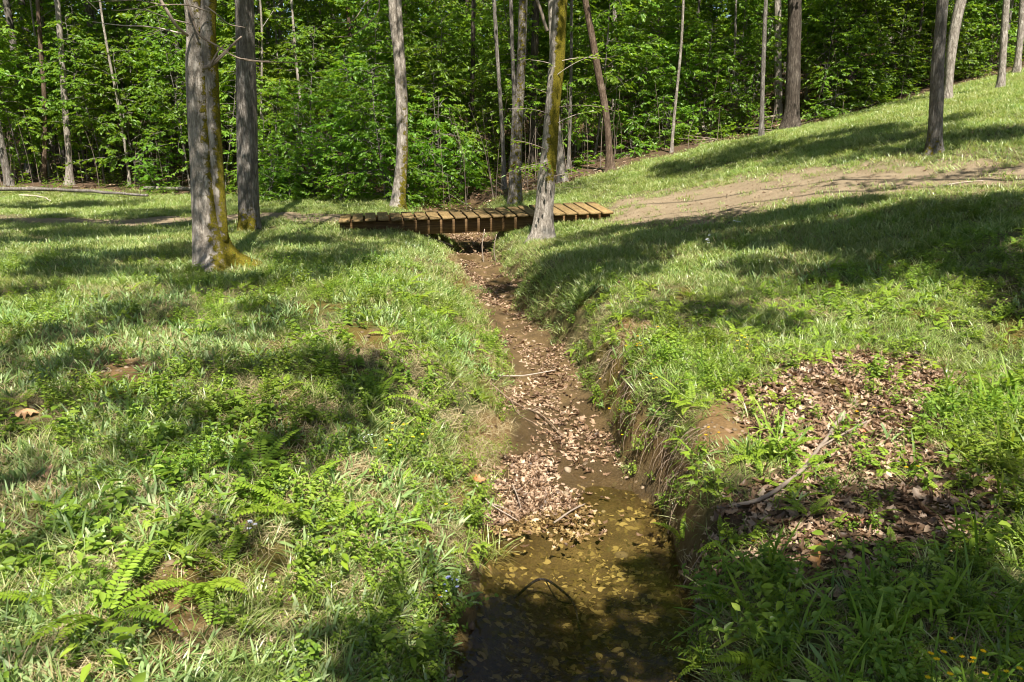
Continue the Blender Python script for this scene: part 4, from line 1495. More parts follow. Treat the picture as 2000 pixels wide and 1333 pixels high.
# background trees
def bg_trunk(h, r, seed):
    t = np.linspace(0, 1, 34)
    p = np.c_[.25 * fbm(t * 2 + seed, seed, 0, 2), .25 * fbm(t * 2, seed + 9, 0, 2), t * h - .15]
    p[:, :2] -= p[0, :2]
    v, f = tube(p, r * (1 - .72 * t), 12, .06, seed, (.25, .5, 3))
    mb = MB()
    mb.add(v, f)
    for k in range(12):
        q = .42 + .5 * k / 12
        i_ = int(q * 33)
        az = k * 2.4
        L = 2.2 * (1.1 - q)+.8
        e = p[i_] + np.array([math.cos(az) * L, math.sin(az) * L, L * .6])
        v, f = tube(smooth_path([p[i_], (p[i_] + e) / 2 + (0, 0, .1), e], 6), np.linspace(r * .25, .01, 6), 5)
        mb.add(v, f)
    return mb.mesh('forest_trunk', M_BARKS['grey'], True, 'var', {'moss': np.zeros(mb.n)}), p


BG = []
for k, (h, r, bark) in enumerate([(17, .11, 'pale'), (19, .15, 'grey'), (16, .08, 'brown'), (18, .13, 'dark'), (15, .07, 'grey'), (13, .045, 'pale'), (12, .04, 'dark'), (13, .05, 'grey')]):
    me, p = bg_trunk(h, r, 3.1 * k + 1)
    me.materials.clear()
    me.materials.append(M_BARKS[bark])
    sp_ = np.c_[p, np.full(len(p), r)]
    cr = make_crown(3.2 if r > .06 else 1.5, h * (.42 if r > .06 else .55), h * 1.02, 34 if r > .06 else 14, 130, .2 if r > .06 else .14, 1.15 if r > .06 else .7)(np.zeros(3), sp_)
    BG.append((me, cr, bark))
_bgp = {}
ALL_BG = []
bgpos = [np.array(o.location)[:2] for o in bpy.data.objects if o.parent is None and o.get('category') == 'tree']
cnt = tries = 0
while cnt < 100 and tries < 12000:
    tries += 1
    y = rng.uniform(22.5, 50)
    x = rng.uniform(-1, 1) * (.70 * y + 2)
    slim = cnt >= 62
    if slim:
        y = rng.uniform(21, 34)
        x = rng.uniform(-1, 1) * (.66 * y)
    if y < forest_edge(x) + (.5 if slim else 3.2):
        continue
    if -5.0 < x < 1.5 and y < 34:
        continue
    p2 = np.array([x, y])
    if min(np.linalg.norm(p2 - q) for q in bgpos) < (.9 if slim else 1.7):
        continue
    bgpos.append(p2)
    k = int(rng.choice([5, 6, 7])) if slim else int(rng.choice([0, 1, 2, 2, 3, 4, 4]))
    z = float(zfun(x, y))
    s = rng.uniform(.85, 1.15)
    if k not in _bgp:
        r = thing('forest_tree', '', 'tree', (x, y, z), rng.random() * TAU)
        link('trunk', BG[k][0], r)
        link('crown', BG[k][1], r)
        _bgp[k] = r
        r.scale = (s, s, s)
    else:
        r = copy_tree(_bgp[k], (x, y, z), rng.random() * TAU, s)
    r['bark'] = BG[k][2]
    r['slim'] = int(slim)
    ALL_BG.append(r)
    cnt += 1

# the far wood that reads as one mass
mb = MB()
for k in range(1250):
    y = rng.uniform(44, 62)
    x = rng.uniform(-1, 1) * (.72 * y + 4)
    z = float(zfun(x, y)) + rng.uniform(.3, 15)
    r_ = rng.uniform(1.2, 2.2)
    clump_leaves(mb, np.array([x, y, z]), np.array([r_, r_, r_ * .7]), 110, .30, .6)
tag(link('far_woods', mb.mesh('far_woods', M_CANOPY)), 'dense green mass of woodland closing the view far behind the trunks', 'woodland', None, 'stuff')

# thin bare stems, sticks and low growth along the foot of the wood
mb = MB()
n = 900
x, y = sample(6000, 19.5, 36, 1.0)
k = y > forest_edge(x) + .3
x, y = x[k][:n], y[k][:n]
z = zfun(x, y)
for a, b, c in zip(x, y, z):
    h = rng.uniform(.5, 2.6)
    d = rng.normal(size=2) * .16 * h
    v, f = tube(smooth_path([(a, b, c - .05), (a + d[0] * .3 + rng.normal() * .04, b + d[1] * .3, c + h * .5), (a + d[0], b + d[1], c + h)], 5), np.linspace(rng.uniform(.006, .014), .003, 5), 4, cap=False)
    mb.add(v, f, rng.random())
for _ in range(420):
    i_ = rng.integers(0, len(x))
    a, b, c = x[i_] + rng.normal() * .3, y[i_] + rng.normal() * .3, z[i_]
    L = rng.uniform(.4, 1.6)
    az = rng.random() * TAU
    e = (a + math.cos(az) * L, b + math.sin(az) * L)
    v, f = tube(np.linspace((a, b, c + .05), (e[0], e[1], float(zfun(*e)) + rng.uniform(.03, .4)), 4), np.linspace(rng.uniform(.008, .02), .004, 4), 4, cap=False)
    mb.add(v, f, rng.random())
tag(link('brush', mb.mesh('brush', M_TWIG)), 'tangle of thin bare stems and sticks at the foot of the wood', 'brush', None, 'stuff')
lowA = build(lambda m_, k: forb(m_, 7, .35, .085, .045, 7, .28), 3, M_LEAF, 'low_growth_source')
x, y = sample(5200, 19.3, 40, 1.0)
m = masks(x, y)
a, b = keep(x, y, m['forest'] * .34 * sstep(-.5, .4, fbm(x * .6, y * .6, 81, 3)))
put('undergrowth', a, b, rng.uniform(.6, 1.5, len(a)), lowA, 'low leafy growth on the shaded forest floor', 'undergrowth', .3)

# ------------------------------------------------------------------ overhead trees that throw the shade on the banks
SHADE = [  # centre px, py, half sizes in px, cover 0..1
    (1230, 465, 130, 32, 1.1), (1430, 450, 160, 42, 1.2), (1640, 440, 180, 52, 1.2), (1850, 430, 190, 62, 1.2), (1980, 470, 120, 80, 1.2), (1700, 525, 190, 58, 1.1), (1900, 565, 150, 50, 1.1), (1160, 525, 100, 44, .9),
    (1400, 600, 110, 40, .55), (1320, 640, 60, 25, .5), (1560, 560, 90, 26, .6), (1090, 600, 50, 70, .55), (1050, 540, 60, 40, .7),
    (1500, 1050, 120, 55, 1.2), (1640, 1150, 190, 85, 1.4), (1850, 1100, 180, 85, 1.4), (1800, 990, 120, 38, .8), (1950, 930, 90, 40, 1.0), (1480, 1200, 150, 85, 1.4), (1700, 1290, 250, 85, 1.4), (1980, 1250, 120, 110, .8), (1430, 1330, 140, 75, 1.4), (1900, 1010, 100, 30, .8),
    (1000, 1265, 120, 75, 1.4), (1150, 1250, 170, 115, 1.5), (1300, 1170, 80, 70, 1.3), (1100, 1370, 300, 70, 1.5),
    (500, 640, 80, 22, .9), (640, 725, 100, 40, .9), (610, 840, 80, 60, .8), (705, 810, 60, 75, .7), (60, 700, 110, 45, .9), (40, 790, 90, 50, .7), (200, 620, 110, 26, .6), (330, 740, 90, 26, .6), (430, 820, 70, 28, .6), (480, 720, 80, 24, .6), (300, 860, 80, 30, .5), (420, 1040, 60, 40, .4), (150, 1010, 70, 34, .45),
    (250, 500, 150, 24, .95), (120, 545, 130, 22, .8), (330, 560, 100, 20, .7), (560, 545, 90, 20, .7), (640, 500, 100, 24, .8), (740, 470, 80, 22, .7), (80, 470, 100, 16, .8), (580, 470, 60, 14, .7), (60, 930, 70, 40, .45), (820, 1180, 60, 40, .4), (760, 1300, 120, 40, .5),
    (230, 440, 170, 12, 1.2), (60, 430, 120, 12, 1.2), (110, 404, 130, 9, 1.0), (320, 418, 110, 9, 1.0), (1700, 355, 80, 8, .4), (1850, 345, 90, 7, .5),
    (1340, 322, 70, 12, .7), (1450, 300, 100, 14, .85), (1590, 285, 110, 18, .95), (1740, 268, 120, 20, .95), (1900, 262, 120, 20, .95), (1300, 340, 60, 10, .6),
    (710, 429, 50, 8, 1.2), (790, 426, 50, 8, 1.1), (880, 420, 50, 8, .8), (1010, 405, 30, 6, .7), (960, 480, 60, 12, .6), (945, 455, 70, 6, 1.0), (960, 560, 30, 20, .45), (1130, 500, 60, 20, .6)]
TRUNKS = {'behind': ((-3.2, -4.0), 1.0), 'right': ((11.0, 4.5), 1.0), 'left': ((-10.5, 5.0), 1.0), 'back_right': ((6.0, -4.5), 1.0), 'slope': ((17.5, 16.0), 1.0)}
clumps = {k: [] for k in TRUNKS}
SHADE3 = [(395, 40, 10.3, .35, .8), (400, 120, 10.3, .2, .6), (372, 240, 10.2, .14, .5), (395, 470, 10.2, .28, .7), (430, 440, 10.2, .2, .5), (480, 40, 14.8, .4, .8), (486, 235, 14.8, .16, .5),
          (490, 410, 14.8, .3, .7), (1080, 230, 13.9, .3, .8), (1076, 330, 13.9, .15, .5), (1830, 160, 13.8, .35, .7), (1838, 40, 13.8, .4, .8), (1826, 270, 13.8, .2, .5)]
for px, py, rx, ry, cov in SHADE + SHADE3:
    g = at_depth(px, py, rx) if ry < 1 else hit(px, py)
    t = np.linalg.norm(g - CAM)
    wx = rx / F * t
    ga, gb = hit(px, py - ry), hit(px, py + ry)
    wy_ = abs(ga[1] - gb[1]) / 2
    if rx <= 20 and ry < 1:
        wx = wy_ = ry
    H = rng.uniform(6.5, 9.5)
    c = g + SUN * (H / SUN[2])
    best = min(TRUNKS, key=lambda k: np.hypot(*(c[:2] - np.array(TRUNKS[k][0]))))
    clumps[best].append((c, wx, min(wy_, 2.6), cov))
NAMES = {'behind': 'broad leafy tree behind the viewer, shading the pool', 'right': 'leafy tree beyond the right frame edge, shading the right bank',
         'left': 'leafy tree beyond the left frame edge, dappling the left lawn', 'back_right': 'leafy tree behind the viewer to the right, shading the leafy hollow', 'slope': 'leafy tree beyond the right frame edge, shading the upper lawn'}
for k, ((tx, ty), _) in TRUNKS.items():
    if not clumps[k]:
        continue
    gz_ = float(zfun(tx, ty))
    root = thing('shade_tree', NAMES[k], 'tree', (tx, ty, gz_))
    tb, cb = MB(), MB()
    zz = np.linspace(-.15, 8.5, 40)
    p = np.c_[.15 * np.sin(zz * .5), .15 * np.cos(zz * .4) - .15, zz]
    v, f = tube(p, np.linspace(.2, .07, 40), 16, .05, 3, (.2, .5, 3))
    tb.add(v, f)
    o3 = np.array([tx, ty, gz_])
    for c, wx, wy_, cov in clumps[k]:
        c = c - o3
        b = p[int(rng.integers(22, 38))]
        add_limbs(tb, b, [c], .045)
        area = math.pi * wx * wy_
        L = .105
        n_ = int(area * cov * 3.4 / (L * L * .62 * .62))
        # break every patch into several smaller sprays so that its shadow has a ragged, dappled edge
        sub = max(3, int(area * 2.2))
        for _ in range(sub):
            a_ = rng.random() * TAU
            q = math.sqrt(rng.random()) * .95
            cc = c + np.array([wx * q * math.cos(a_), wy_ * q * math.sin(a_), rng.normal() * .35])
            rr = np.array([max(.22, min(wx, .55)), max(.22, min(wy_, .55)), .16]) * rng.uniform(.7, 1.2)
            if in_gap(o3 + cc, float(rr.max())):
                continue
            clump_leaves(cb, cc, rr, max(12, int(n_ / sub)), L)
    link('trunk', tb.mesh('trunk', M_BARKS['grey'], True, 'var', {'moss': np.zeros(tb.n)}), root)
    link('crown', cb.mesh('crown', M_CANOPY), root)

# ------------------------------------------------------------------ footbridge
L0 = at_depth(660, 430, 15.2)
R0 = at_depth(1197, 413, 16.15)
br = thing('footbridge', 'low wooden plank footbridge crossing the ditch between the two banks', 'footbridge', L0)
ax = (R0 - L0)
BL = np.linalg.norm(ax)
ax = ax / BL
fw = np.array([-ax[1], ax[0], 0.0])
fw /= np.linalg.norm(fw)
NPL = 22
pitch = BL / NPL


def box_mesh(mb, o, ex, ey, ez, bev=.006, jit=0.0):
    """box with chamfered long edges; o corner, ex/ey/ez edge vectors"""
    lx, lz = np.linalg.norm(ex), np.linalg.norm(ez)
    bx, bz = bev / lx, bev / lz
    prof = [(bx, 0), (1 - bx, 0), (1, bz), (1, 1 - bz), (1 - bx, 1), (bx, 1), (0, 1 - bz), (0, bz)]
    v = np.array([o + ex * a + ez * c + ey * t for t in (0, .25, .5, .75, 1) for a, c in prof])
    f = [[r * 8 + k, r * 8 + (k + 1) % 8, (r + 1) * 8 + (k + 1) % 8, (r + 1) * 8 + k] for r in range(4) for k in range(8)]
    mb.add(v, [np.array(f)[:, ::-1], np.array([[0, 1, 2, 3, 4, 5, 6, 7]]), np.array([[39, 38, 37, 36, 35, 34, 33, 32]])])


PW = 1.42
for k in range(NPL):
    q = (k + .5) / NPL
    tilt = .10 * sstep(.3, 1.0, q)
    o = ax * (k * pitch + pitch * .06) + np.array([0, 0, rng.normal() * .004 - .045]) - fw * (.11 + rng.normal() * .012)
    ey = fw * (PW + rng.normal() * .012) + np.array([0, 0, tilt]) + ax * rng.normal() * .006
    mb = MB()
    # plank mesh is laid out along its own local axes so that the grain follows it
    loc = o.copy()
    w = pitch * rng.uniform(.80, .84)
    rot = math.atan2(ax[1], ax[0])
    pl = link('plank', None, br) if False else None
    box_mesh(mb, np.zeros(3), np.array([w, 0, ax[2] * w]), np.array([0, np.linalg.norm(ey[:2]), ey[2]]), np.array([0, 0, .045]))
    ob = link('plank', mb.mesh('plank', M_WOOD, False), br, loc)
    ob.rotation_euler = (0, 0, rot + rng.normal() * .004)
for off in (.0, .52, 1.04):
    mb = MB()
    box_mesh(mb, np.zeros(3), np.array([.05, 0, 0]), np.array([0, BL - .06, 0]), np.array([0, 0, .27]))
    ob = link('beam', mb.mesh('beam', M_BEAM, False), br, ax * .03 + fw * (off + .12) + np.array([0, 0, -.335 + .03 * off]))
    ob.rotation_euler = (math.asin(ax[2]), 0, math.atan2(ax[1], ax[0]) - math.pi / 2)
# blocking under the two ends
for q in (.08, .9):
    mb = MB()
    box_mesh(mb, np.zeros(3), np.array([.14, 0, 0]), np.array([0, 1.25, 0]), np.array([0, 0, .14]))
    ob = link('sill_timber', mb.mesh('sill_timber', M_BEAM, False), br, ax * (BL * q) - fw * .04 + np.array([0, 0, -.46]))
    ob.rotation_euler = (0, 0, math.atan2(ax[1], ax[0]))

# roots and dead stems hanging from the lip of the right bank
mb = MB()
for _ in range(130):
    y = rng.choice([5.0, 5.5, 6.2, 6.9]) + rng.normal() * .16
    xl, xr, zb, wl, wr = [float(q) for q in edges(np.array(y))]
    x0 = xr + wr * rng.uniform(.10, .45)
    z0 = float(zfun(x0, y)) + .01
    L = rng.uniform(.08, .30) * (1.2 if y < 6.5 else .9)
    x1 = x0 - rng.uniform(.03, .16)
    y1 = y + rng.normal() * .08 - .05
    z1 = max(float(zfun(x1, y1)) + .012, z0 - L)
    p = smooth_path([(x0 + .03, y, z0), ((x0 + x1) / 2 - .015, (y + y1) / 2, (z0 + z1) / 2 + .02), (x1, y1, z1)], 6)
    v, f = tube(p, np.linspace(rng.uniform(.0018, .0045), .001, 6), 4, cap=False)
    mb.add(v, f, rng.random())
tag(link('hanging_roots', mb.mesh('hanging_roots', M_ROOT)), 'fine dry roots and stems hanging down the undercut right bank', 'roots', None, 'stuff')

# ------------------------------------------------------------------ logs, sticks
def stick(name, label, cat, pix, r0, r1, lift=.0, mat=None, forks=(), zs=None, group=None):
    P_ = np.array([hit(*p) for p in pix])
    P_[:, 2] += r0 * .6 + lift
    if zs is not None:
        P_[:, 2] += np.asarray(zs)
    base = P_[0].copy()
    p = smooth_path(P_, max(10, 6 * len(P_))) - base
    p = p + np.c_[fbm(p[:, 0] * 5, p[:, 1] * 5, 1, 2), fbm(p[:, 0] * 5, p[:, 1] * 5, 4, 2), .4 * fbm(p[:, 0] * 5, p[:, 1] * 5, 7, 2)] * r0 * .7
    mb = MB()
    v, f = tube(p, np.linspace(r0, r1, len(p)), 8, .12, rng.random() * 9)
    mb.add(v, f)
    for fk in forks:
        Q = np.array([hit(*q) for q in fk])
        Q[:, 2] += r0 * .6 + lift + np.linspace(0, .05, len(Q))
        Q[0] = base + p[np.argmin(np.linalg.norm(p + base - Q[0], axis=1))]
        pp = smooth_path(Q, 10) - base
        v, f = tube(pp, np.linspace(r0 * .6, r1 * .6, 10), 6, .1, 2)
        mb.add(v, f)
    o = link(name, mb.mesh(name, mat or M_TWIG, True, 'var', {'moss': np.zeros(mb.n)}), None, base)
    return tag(o, label, cat, group)


stick('fallen_log', 'long fallen log lying along the left wood edge', 'log', [(-60, 379), (60, 379), (170, 383), (290, 392)], .06, .035, .10, M_BARKS['grey'])
stick('fallen_log', 'short fallen log behind the mossy forked tree', 'log', [(285, 376), (350, 379), (440, 384)], .06, .045, .10, M_BARKS['grey'])
stick('fallen_branch', 'thin branch slanting below the long log', 'branch', [(40, 384), (75, 387), (100, 396)], .03, .015, .02)
stick('fallen_branch', 'pale branch in the brush pile right of the bridge trees', 'branch', [(1360, 262), (1440, 250), (1520, 238)], .05, .03, .15)
stick('fallen_branch', 'crooked branch at the front of the brush pile by the thin grey trunk', 'branch', [(1350, 272), (1420, 262), (1500, 258)], .04, .02, .1)
stick('fallen_branch', 'long pale dead branch lying across the leafy hollow', 'branch', [(1650, 815), (1600, 880), (1545, 945), (1480, 985), (1400, 1000)], .012, .012, .02, None, [[(1600, 880), (1650, 860), (1690, 845)]])
stick('stick', 'grey stick spanning the leafy streambed above the leaf jam', 'stick', [(960, 742), (1020, 740), (1085, 730)], .008, .005, .03)
stick('stick', 'dark crooked stick with twigs in the leaf jam', 'stick', [(958, 755), (1000, 790), (1060, 820), (1100, 860)], .009, .005, .03, M_ROOT, [[(1000, 790), (1040, 838), (1055, 850)], [(1030, 805), (1090, 800)]])
stick('stick', 'forked twig at the left edge of the leaf pile', 'stick', [(928, 948), (955, 990), (1012, 1026)], .006, .003, .03, None, [[(955, 990), (985, 1008), (1000, 1022)]])
stick('stick', 'short pale stick at the right tip of the leaf pile', 'stick', [(1082, 1030), (1112, 1010), (1142, 994)], .008, .005, .03)
stick('stick', 'fine grey twig lying on the leaf pile', 'stick', [(1002, 960), (1012, 985), (1018, 1005)], .005, .003, .05)
stick('stick', 'bent dark branch sticking out of the shaded pool', 'stick', [(1005, 1192), (1060, 1172), (1110, 1205), (1135, 1262)], .008, .006, .06, M_BARKS['dark'], [[(1060, 1172), (1090, 1200), (1115, 1215)]], [.02, .07, .07, .03])
stick('stick', 'broken grey stick at the right water edge', 'stick', [(1360, 1180), (1380, 1176), (1402, 1172)], .012, .009, .02)
stick('stick', 'thin bare stem leaning over the right water edge', 'stick', [(1330, 1165), (1355, 1120), (1395, 1060)], .004, .003, .05)
stick('stick', 'pale pole lying on the slope under the left part of the footbridge', 'stick', [(830, 462), (850, 472), (885, 485)], .022, .018, .03)
stick('stick', 'bare twig lying on dirt at the upper right path', 'stick', [(1840, 366), (1880, 360), (1920, 357)], .01, .006, .02)

# hanging stems beneath the bridge
for px, py, h, lab in ((945, 512, .62, 'crooked thin stem standing in the gap under the footbridge'), (968, 510, .5, 'short thin stem right of the crooked one under the footbridge')):
    g = hit(px, py)
    mb = MB()
    v, f = tube(smooth_path([(0, 0, -.03), (-.03, 0, h * .5), (.02, .02, h)], 9), np.linspace(.012, .008, 9), 6, .1, px)
    mb.add(v, f)
    tag(link('bare_stem', mb.mesh('bare_stem', M_TWIG), None, g), lab, 'stem')

# ------------------------------------------------------------------ ferns, seedlings, flowers
def fern(px, py, n, L, label, w=.05, pairs=20, rise=.8, droop=1.3):
    g = hit(px, py)
    root = thing('fern', label, 'fern', g, 0, 'ferns on the banks')
    a0 = rng.random() * TAU
    for k in range(n):
        mb = MB()
        pinnate(mb, 1, L, w, pairs, rise, .02, droop)
        fr = link('frond', mb.mesh('frond', M_FERN), root)
        fr.rotation_euler = (0, 0, a0 + TAU * k / n)
    return root


FERNS = [(505, 925, 6, .30, 'feathery fern with narrow fronds beside the golden moss patch'), (575, 1010, 7, .28, 'spreading fern below the narrow mossy one on the left bank'),
         (650, 1030, 5, .24, 'bright fern at the right of the spreading fern'), (395, 1150, 7, .24, 'bright yellow green fern with broad fronds, lower left bank'),
         (205, 1215, 5, .28, 'fern with one tall upright frond above leafy weeds, lower left'), (80, 1180, 5, .2, 'low dark fern near the left frame edge'),
         (440, 1110, 3, .2, 'small fern tucked behind the broad bright fern'), (735, 790, 8, .28, 'bushy dark fern clump on the left slope'),
         (815, 590, 7, .28, 'fern high on the left bank nearest the bridge'), (850, 625, 7, .3, 'fern drooping over the left bank edge'), (790, 565, 6, .25, 'small fern on the left bank just before the bridge shade'),
         (1500, 890, 6, .17, 'small fern beside the bare clay in the leafy hollow'), (1335, 1060, 7, .18, 'dark fern hanging over the right water edge'),
         (1500, 1310, 7, .24, 'shaded fern at the bottom right of the pool'), (1440, 1190, 6, .2, 'fern in shade right of the pool above the bottom one'),
         (1580, 1010, 4, .16, 'tiny fern among dead leaves under the long branch'), (600, 950, 4, .2, 'thin fern between moss patch and spreading fern'), (280, 1130, 3, .17, 'pale little fern left of the broad bright fern')]
for a in FERNS:
    fern(a[0], a[1], a[2], a[3] * 1.3, a[4], .055 if a[3] > .2 else .038, rise=.95, droop=1.35)


def lobed_leaf(mb, c, d, nrm, L, var):
    """five lobed leaf as a fan"""
    d = d / np.linalg.norm(d)
    nrm = nrm - d * nrm.dot(d)
    nrm /= np.linalg.norm(nrm)
    s = np.cross(d, nrm)
    ang = np.radians([180, 140, 105, 80, 58, 34, 18, 0, -18, -34, -58, -80, -105, -140])
    rad = np.array([.12, .34, .55, .34, .78, .42, .5, 1, .5, .42, .78, .34, .55, .34]) * L * .62
    o = c + d * L * .35
    v = np.vstack([o + nrm * .05 * L, o + d * (np.cos(ang) * rad)[:, None] + s * (np.sin(ang) * rad)[:, None] - nrm * (np.abs(np.sin(ang)) * rad * .25)[:, None]])
    n_ = len(ang)
    mb.add(v, np.array([[0, 1 + k, 1 + (k + 1) % n_] for k in range(n_)]), var)


def seedling(px, py, h, nl, leafL, label, lobed=True, name='seedling'):
    g = hit(px, py)
    root = thing(name, label, name, g)
    st_, lf = MB(), MB()
    top = np.array([rng.normal() * .12 * h, rng.normal() * .12 * h, h])
    v, f = tube(smooth_path([(0, 0, -.02), top * .5 + rng.normal(size=3) * .01, top], 8), np.linspace(.004, .002, 8), 5)
    st_.add(v, f)
    for k in range(nl):
        q = .25 + .75 * (k + 1) / nl
        az = k * 2.4 + rng.normal() * .3
        d = np.array([math.cos(az), math.sin(az), .25])
        b = top * q
        e = b + d * leafL * .7
        v, f = tube(np.linspace(b, e, 3), [.0018, .0014, .001], 3, cap=False)
        st_.add(v, f)
        nr = np.array([rng.normal() * .3, rng.normal() * .3 - .25, 1.0])
        if lobed:
            lobed_leaf(lf, e, d * (1, 1, -.6), nr, leafL * rng.uniform(.7, 1.15), rng.random())
        else:
            add_leaves(lf, [e], [d * (1, 1, -.3)], [nr], leafL * .95 * rng.uniform(.6, 1.15), leafL * .42, .25, .2)
    link('stem', st_.mesh('stem', M_STEM), root)
    link('leaves', lf.mesh('leaves', M_FERN), root)
    return root


seedling(1385, 985, .30, 18, .075, 'tall leafy maple seedling on the right bank below the bare clay')
seedling(1800, 725, .12, 8, .09, 'bright maple seedling at the top of the leafy hollow')
seedling(1655, 880, .12, 7, .075, 'small maple seedling among dead leaves near the long branch')
seedling(1565, 850, .08, 5, .07, 'low bright seedling left of the long branch')
seedling(1490, 800, .08, 5, .07, 'seedling just right of the bare clay slope')
seedling(250, 1040, .08, 5, .08, 'whitish green lobed seedling on the lower left bank')
seedling(1415, 1095, .14, 8, .06, 'shaded three leaved seedling at the right water edge', False)
seedling(270, 1250, .14, 10, .075, 'leafy seedling under the tall upright fern frond')
seedling(200, 1310, .13, 9, .085, 'broad leaved seedling at the bottom left edge', False)
seedling(665, 1120, .20, 14, .08, 'bushy broad leaved plant on the left bank near the pool', False, 'broadleaf_plant')
seedling(800, 1300, .18, 14, .08, 'broad leaved plant at the bottom beside the pool', False, 'broadleaf_plant')
seedling(560, 1160, .10, 6, .07, 'low round leaved plant on the lower left slope', False, 'broadleaf_plant')
seedling(1640, 1120, .18, 9, .09, 'tall shaded plant with wide leaves on the right bank', False, 'broadleaf_plant')
seedling(1800, 1180, .2, 12, .09, 'shaded bushy plant with wide leaves toward the right corner', False, 'broadleaf_plant')
seedling(1900, 1090, .2, 12, .09, 'blue green bushy plant by the right frame edge', False, 'broadleaf_plant')
seedling(1520, 1230, .2, 12, .08, 'shaded leafy plant above the bottom right fern', False, 'broadleaf_plant')


def tussock(px, py, label):
    g = hit(px, py)
    root = thing('grass_tussock', label, 'grass tussock', g)
    a_, b_ = MB(), MB()
    blades(a_, 70, .20, .006, .05, .35, 1.0, .09)
    blades(b_, 60, .20, .004, .05, 1.3, 1.1, .08)
    link('blades', a_.mesh('blades', M_GRASS), root)
    link('thatch', b_.mesh('thatch', M_THATCH), root)


tussock(1850, 815, 'sunlit grass tussock with dry hanging blades at the right edge of the leafy hollow')
tussock(1985, 385, 'tall grass tussock by the right frame edge below the path')
tussock(350, 1085, 'dark green grass tussock on the lower left bank behind the bright ferns')
tussock(955, 1085, 'mossy round tussock at the left water edge')


def flower(px, py, h, heads, col, label, r=.011, petals=8, spread=.03):
    g = hit(px, py)
    top_px = py
    d = ray(px, py)
    # base stands where the head, seen at (px, py), is h above the ground
    p = g.copy()
    for _ in range(8):
        t = p[1] / d[1]
        q = CAM + d * t
        gz_ = float(zfun(q[0], q[1]))
        p[1] = p[1] - (q[2] - gz_ - h) * -1.0 * .8 if q[2] - gz_ < h else p[1] + (q[2] - gz_ - h) * .8
        p[1] = max(2.2, p[1])
    t = p[1] / d[1]
    q = CAM + d * t
    gz_ = float(zfun(q[0], q[1]))
    H = max(.05, q[2] - gz_)
    root = thing('wildflower', label, 'flower', (q[0], q[1], gz_))
    sm, fm = MB(), MB()
    for k in range(heads):
        e = np.array([rng.normal() * spread, rng.normal() * spread, H + rng.normal() * spread * .8])
        b = np.array([0, 0, 0]) if k == 0 else np.array([0, 0, H * .7])
        v, f = tube(smooth_path([b, (b + e) / 2 + rng.normal(size=3) * .006, e], 6), np.linspace(.0022, .0012, 6), 4, cap=False)
        sm.add(v, f)
        a = np.arange(petals) / petals * TAU + rng.random()
        nrm = np.array([rng.normal() * .3, -.35 + rng.normal() * .3, 1.0])
        dd = np.c_[np.cos(a), np.sin(a), np.full(petals, .15)]
        add_leaves(fm, np.repeat(e[None], petals, 0), dd, np.repeat(nrm[None], petals, 0), r, r * .55, .1, .1)
        ang = np.arange(7) / 7 * TAU
        fm.add(np.vstack([e + (0, 0, .004), e + np.c_[np.cos(ang), np.sin(ang), np.full(7, .12)] * r * .35]), np.array([[0, 1 + i_, 1 + (i_ + 1) % 7] for i_ in range(7)]), .2)
    for k in range(3):
        b = np.array([0, 0, H * (.15 + .2 * k)])
        az = k * 2.4
        add_leaves(sm, [b], [(math.cos(az), math.sin(az), .5)], [(0, 0, 1.0)], .035, .008, .2, .2)
    link('stem', sm.mesh('stem', M_STEM), root)
    link('blossoms', fm.mesh('blossoms', col), root)


YF = [(780, 830, 5, 'yellow flower cluster highest on the left slope'), (812, 856, 2, 'single yellow flower just below the highest cluster on the left slope'), (746, 870, 3, 'orange yellow flower left of the pair on the left slope'),
      (881, 975, 1, 'tiny yellow flower on the left bank above the pool'), (1243, 672, 7, 'large yellow flower cluster at the right bank edge'), (1230, 790, 3, 'yellow flowers halfway down the right bank edge'), (1280, 738, 4, 'pair of yellow heads right of the halfway bank flowers'),
      (1204, 802, 2, 'yellow flower overhanging the streambed from the right bank'), (1216, 860, 1, 'lone yellow flower in front of the undercut bank'), (1452, 668, 6, 'yellow flowers scattered in the sunny grass on the right'), (1519, 595, 3, 'yellow orange flower in the shade edge on the right lawn'),
      (1390, 838, 3, 'yellow flower standing before the bare clay slope'), (1681, 798, 2, 'yellow flower rising from the leafy hollow'), (1456, 1074, 1, 'small yellow flower in shaded dead leaves right of the pool'), (1781, 906, 2, 'yellow flower at the right of the leafy hollow'),
      (1828, 1266, 3, 'yellow flowers left of the group in the bottom right corner'), (1891, 1279, 4, 'largest yellow flowers in the bottom right corner'), (1835, 1310, 3, 'lowest yellow flower in the bottom right corner'), (1955, 1312, 3, 'yellow flower nearest the bottom right frame corner'),
      (858, 1162, 1, 'small yellow flower beside the lilac ones above the pool'), (1290, 640, 1, 'small yellow flower above the large cluster on the right bank'), (1168, 745, 1, 'tiny yellow flower on the mossy right foot of the bank')]
for px, py, n_, lab in YF:
    flower(px, py, .16 if py < 1200 else .2, n_, M_YELLOW, lab, .012)
flower(715, 848, .12, 7, M_WHITE, 'white flower spray on the left slope under the dark fern', .008, 5, .03)
flower(485, 1030, .14, 4, M_WHITE, 'pale white flower on the left bank among grass', .014, 5, .02)
flower(1385, 465, .3, 6, M_WHITE, 'tall white flower at the edge of the deep shade on the right', .018, 5, .03)
flower(1440, 434, .3, 6, M_WHITE, 'tall white flower farther back in the deep shade on the right', .02, 5, .03)
flower(884, 1130, .18, 5, M_LILAC, 'lilac flower cluster on the left bank above the pool', .014, 5, .03)
flower(870, 1165, .12, 4, M_LILAC, 'lilac flowers low over the pool edge', .011, 5, .03)

